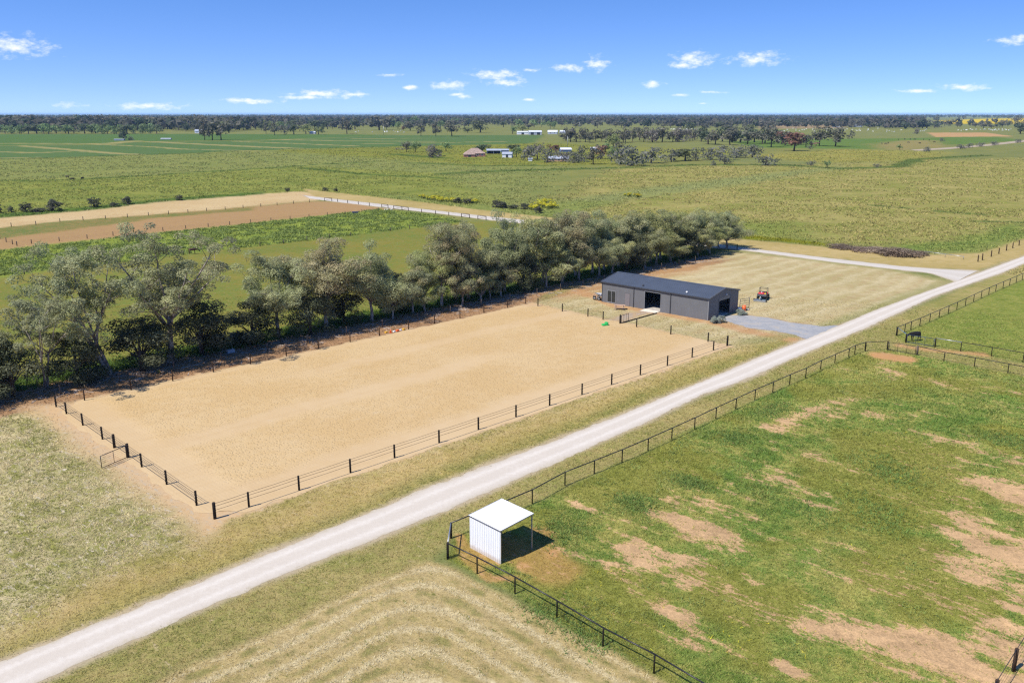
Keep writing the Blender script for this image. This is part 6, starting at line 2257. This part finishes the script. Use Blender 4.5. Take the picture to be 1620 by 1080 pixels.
def pole(px, py, hm, label):
    root = empty('power_pole', gp(px, py), .3)
    tag(root, label, 'pole')
    MB().tube([(0, 0, 0), (0, 0, hm)], [.22, .15], 8).build('shaft', M['galv'], root)
    MB().box(-1.3, 1.3, -.1, .1, hm - .9, hm - .7).build('crossarm', M['grey_timber'], root)


pole(607, 214, 13, 'pale power pole standing in the far paddock left of centre')
pole(917, 205, 14, 'grey power pole before the belt right of centre')
pole(898, 233, 10, 'slim pole in front of the open row')

# pale road at the far right
FAR_T = [(1440, 237), (1500, 233.5), (1560, 228.5), (1620, 221.5), (1680, 215)]
FAR_B = [(1450, 239), (1505, 236), (1565, 231), (1620, 225), (1680, 219)]
strip_mesh('far_road', FAR_T, FAR_B, 120, 4, road_material('far_gravel', alb(206, 190, 164), alb(190, 172, 142), alb(170, 156, 110)), 1.5, .05)


# ------------------------------------------------------------------ grass, weeds, litter
def blades(x, y, col, h, w, rs, nb=3, spread=.06):
    n = len(x)
    V = []
    cc = []
    for k in range(nb):
        a = rs.uniform(0, 6.283, n)
        ox = x + rs.normal(0, spread, n)
        oy = y + rs.normal(0, spread, n)
        hh = h * rs.uniform(.6, 1.2, n)
        ww = w * rs.uniform(.7, 1.3, n)
        lx = rs.normal(0, .9, n) * hh
        ly = rs.normal(0, .9, n) * hh
        ca_, sa_ = np.cos(a) * ww / 2, np.sin(a) * ww / 2
        V.append(np.stack([np.stack([ox - ca_, oy - sa_, np.zeros(n)], 1), np.stack([ox + ca_, oy + sa_, np.zeros(n)], 1), np.stack([ox + lx, oy + ly, hh], 1)], 1))
        c = col * (1 + rs.normal(0, .16, (n, 1)))
        cc.append(np.repeat(np.clip(c, .01, .8)[:, None], 3, 1))
    V = np.concatenate(V).reshape(-1, 3)
    cc = np.concatenate(cc).reshape(-1, 3)
    return V, np.arange(len(V)).reshape(-1, 3), cc


def scatter(n, seed, ymax, power):
    rs = np.random.default_rng(seed)
    r = 41 * (ymax / 41) ** (rs.random(n) ** power)
    a = np.radians(rs.uniform(-36, 36, n))
    return r * np.sin(a), r * np.cos(a), rs


def near_grass():
    x, y, rs = scatter(300000, 3, 150, 1.0)
    ca, cb, cs, bare, coarse, ph, amt = fields(x, y)
    u, v = to_uv(x, y)
    road = poly_sdf(x, y, ROAD_POLY)
    keep = (rs.random(len(x)) < np.clip(1.15 - bare * 1.25, 0, 1) * np.clip(coarse * 1.0, .0, 1))
    keep &= road < -.05 + .25 * rs.normal(size=len(x))
    keep &= ~((u > -.8) & (u < 72.9) & (v > -.7) & (v < 37.0))
    keep &= poly_sdf(x, y, APRON_POLY) < 0
    sx = (x - SHED_O.x) * math.cos(SHED_RZ) + (y - SHED_O.y) * math.sin(SHED_RZ)
    sy = -(x - SHED_O.x) * math.sin(SHED_RZ) + (y - SHED_O.y) * math.cos(SHED_RZ)
    keep &= ~((sx > -.2) & (sx < 20.2) & (sy > -.3) & (sy < 9.3))
    w0 = gp(792, 892)
    w1 = gp(744, 866)
    rz = math.atan2((w1 - w0).y, (w1 - w0).x)
    hx = (x - w0.x) * math.cos(rz) + (y - w0.y) * math.sin(rz)
    hy = -(x - w0.x) * math.sin(rz) + (y - w0.y) * math.cos(rz)
    keep &= ~((hx > -.1) & (hx < 3.4) & (hy > -3.3) & (hy < .06))
    i = np.where(keep)[0]
    x, y = x[i], y[i]
    f = np.clip((fbm(x / .8, y / .8, 201) - .5) * 2.0 + (fbm(x / 4.5, y / 4.5, 221) - .5) * 3.2 + .5 + rs.normal(0, .25, len(i)), 0, 1)[:, None]
    col = (ca[i] * (1 - f) + cb[i] * f) 
    col = col * np.clip(1.66 - 1.0 * col.mean(1, keepdims=True), 1.18, 1.55)
    st = np.sin(ph[i] * 6.283) * amt[i]
    hay = amt[i] > .8
    st = st + rs.normal(0, .55, len(i))
    col = np.where((hay & (st > .35))[:, None], np.array(alb(232, 216, 172)) * 1.2 * (1 + rs.normal(0, .1, (len(i), 1))), np.where(hay[:, None], col * .95, col))
    c = coarse[i]
    r = np.hypot(x, y)
    h = np.where(hay, np.where(st > .35, .10, .045), .03 + .10 * c ** 1.6) * rs.uniform(.7, 1.3, len(i)) * np.clip(r / 60, .9, 1.5)
    w = .04 * np.clip(r / 55, .9, 2.0)
    V, F, cc = blades(x, y, col, h, w, rs, 3, .06)
    o = link(bpy.data.objects.new('grass', mesh_np('grass', V, F, M['grass'], dict(col=cc))))
    tag(o, 'short mixed green and straw coloured grass over the near paddocks', 'grass', kind='stuff')


near_grass()


def weeds():
    """taller clumps: dark weeds in the near paddock, rank grass below the trees and in the lush strip"""
    rs = np.random.default_rng(9)
    X = []
    Y = []
    Hh = []
    CC = []
    for line, hw in GREENER:
        P = np.array(line)
        for k in range(420):
            i = rs.integers(0, len(P) - 1) if len(P) > 1 else 0
            t = rs.random()
            p = P[i] * (1 - t) + P[min(i + 1, len(P) - 1)] * t
            X.append(p[0] + rs.normal(0, hw * .95))
            Y.append(p[1] + rs.normal(0, hw * .95))
            Hh.append(rs.uniform(.08, .24))
            CC.append(np.array(alb(122, 148, 74)) * rs.uniform(.9, 1.7))
    xs = rs.uniform(-8, 60, 60000)
    ys = rs.uniform(42, 115, 60000)
    pk = (poly_sdf(xs, ys, PADDOCK) > .3) & (fbm(xs / 1.8, ys / 1.8, 351) + .5 * fbm(xs / 9, ys / 9, 352) > .86)
    xs, ys = xs[pk], ys[pk]
    bb = fields(xs, ys)[3]
    xs, ys = xs[bb < .25][:16000], ys[bb < .25][:16000]
    X += list(xs)
    Y += list(ys)
    Hh += list(rs.uniform(.06, .19, len(xs)))
    tone = fbm(xs / 5, ys / 5, 361)[:, None]
    CC += list((np.array(alb(120, 148, 78)) * (1 - tone) + np.array(alb(166, 166, 92)) * tone) * rs.uniform(.9, 1.8, (len(xs), 1)))
    for k in range(9000):
        u = rs.uniform(-25, 140)
        v = rs.normal(47.6, 1.5)
        p = uvp(u, v)
        X.append(p.x)
        Y.append(p.y)
        Hh.append(rs.uniform(.2, .6))
        CC.append(np.array(alb(112, 142, 60)) * rs.uniform(.7, 1.3))
    q = W([(-120, 455), (-60, 440), (38, 434), (331, 398), (521, 377), (735, 351), (690, 341), (600, 331), (330, 361), (100, 384), (-100, 410)])
    A = np.array(q)
    n = 0
    xs = rs.uniform(A[:, 0].min(), A[:, 0].max(), 60000)
    ys = rs.uniform(A[:, 1].min(), A[:, 1].max(), 60000)
    ok = (poly_sdf(xs, ys, q) > .3) & (fbm(xs / 3, ys / 3, 301) > .47)
    xs, ys = xs[ok][:16000], ys[ok][:16000]
    X += list(xs)
    Y += list(ys)
    Hh += list(rs.uniform(.25, .6, len(xs)))
    base = np.array(alb(150, 166, 86)) * 1.15
    CC += list(base * rs.uniform(.85, 1.25, (len(xs), 1)))
    X, Y, Hh, CC = np.array(X), np.array(Y), np.array(Hh), np.array(CC)
    r = np.hypot(X, Y)
    V, F, cc = blades(X, Y, CC, Hh, .07 * np.clip(r / 60, 1, 4), rs, 4, .12)
    o = link(bpy.data.objects.new('weeds', mesh_np('weeds', V, F, M['grass'], dict(col=cc))))
    tag(o, 'taller dark green weeds in clumps and along the tree row', 'weeds', kind='stuff')
    # yellow flowers dotted over the near paddock
    spots = [(1450, 690, 1.6), (1500, 705, 2.0), (1400, 672, 1.5), (1155, 1012, .5), (1130, 998, .5), (1430, 770, .8), (1360, 880, .5), (1090, 700, .8), (930, 925, .6), (1010, 985, .6), (1560, 585, 2.0), (1590, 540, 3.0), (1560, 690, 1.5), (1300, 1030, .6), (960, 905, .5)]
    X, Y = [], []
    for px, py, s in spots:
        c = gp(px, py)
        for k in range(14):
            X.append(c.x + rs.normal(0, s * 2))
            Y.append(c.y + rs.normal(0, s * 2))
    X, Y = np.array(X), np.array(Y)
    V, F, cc = blades(X, Y, np.tile(np.array([[.75, .62, .05]]), (len(X), 1)), np.full(len(X), .10), .06, rs, 2, .06)
    V[:, 2] += .05
    o = link(bpy.data.objects.new('wildflowers', mesh_np('wildflowers', V, F, M['grass'], dict(col=cc))))
    tag(o, 'tiny yellow wildflowers sprinkled over the green paddocks', 'flowers', kind='stuff')


weeds()


def tussocks():
    rs = np.random.default_rng(17)
    n = 105000
    r = 190 * (950 / 190.) ** rs.random(n)
    a = np.radians(rs.uniform(-35, 35, n))
    x, y = r * np.sin(a), r * np.cos(a)
    ca, cb, cs, bare, coarse, ph, amt = fields(x, y)
    k = (coarse > .78) & (bare < .25) & (fbm(x / 9, y / 9, 411) > .42) & (poly_sdf(x, y, BACK_POLY) < -3)
    x, y, ca, cb, r = x[k], y[k], ca[k], cb[k], r[k]
    f = rs.random((len(x), 1))
    col = (ca * (1 - f) + cb * f) * rs.uniform(1.1, 1.75, (len(x), 1))
    V, F, cc = blades(x, y, col, rs.uniform(.22, .5, len(x)), .34 * np.clip(r / 300, .7, 3.0), rs, 3, .3)
    o = link(bpy.data.objects.new('tall_grass', mesh_np('tall_grass', V, F, M['grass'], dict(col=cc))))
    tag(o, 'tussocky tall grass over the middle distance pastures', 'grass', kind='stuff')


tussocks()


def litter():
    rs = np.random.default_rng(13)
    n = 2600
    mb_v = []
    for k in range(n):
        u = rs.uniform(-22, 135)
        v = rs.normal(43.0, 1.9)
        if v < 37.2:
            continue
        p = uvp(u, v)
        a = rs.uniform(0, 3.14)
        L_ = rs.uniform(.2, 1.3) * (2.0 if rs.random() < .04 else 1)
        w = rs.uniform(.025, .07)
        dx, dy = math.cos(a) * L_ / 2, math.sin(a) * L_ / 2
        nx, ny = -math.sin(a) * w, math.cos(a) * w
        z = rs.uniform(.03, .10)
        mb_v.append([(p.x - dx - nx, p.y - dy - ny, .015), (p.x + dx - nx, p.y + dy - ny, .015), (p.x + dx, p.y + dy, z), (p.x - dx, p.y - dy, z),
                     (p.x + dx + nx, p.y + dy + ny, .015), (p.x - dx + nx, p.y - dy + ny, .015)])
    V = np.array(mb_v).reshape(-1, 3)
    b = np.arange(len(mb_v))[:, None] * 6
    F = np.concatenate([b + np.array([[0, 1, 2, 3]]), b + np.array([[3, 2, 4, 5]])])
    o = link(bpy.data.objects.new('fallen_sticks', mesh_np('fallen_sticks', V, F, simple('dead_wood', (.30, .25, .21), .9, .1, var=.4, scale=.6))))
    tag(o, 'fallen sticks and bark strewn under the tree row', 'sticks', kind='stuff')


litter()


# ------------------------------------------------------------------ air
def haze():
    mt, nt, out = new_mat('haze')
    v = nt.nodes.new('ShaderNodeVolumePrincipled')
    v.inputs['Color'].default_value = (.40, .64, 1.0, 1)
    v.inputs['Density'].default_value = HAZE
    v.inputs['Anisotropy'].default_value = 0.0
    nt.links.new(v.outputs[0], out.inputs['Volume'])
    o = MB().box(-33000, 33000, -33000, 33000, -1.0, 40.0).build('haze', mt)
    tag(o, 'thin blue air haze over the whole plain', 'haze', kind='stuff')


HAZE = 4.2e-5
haze()
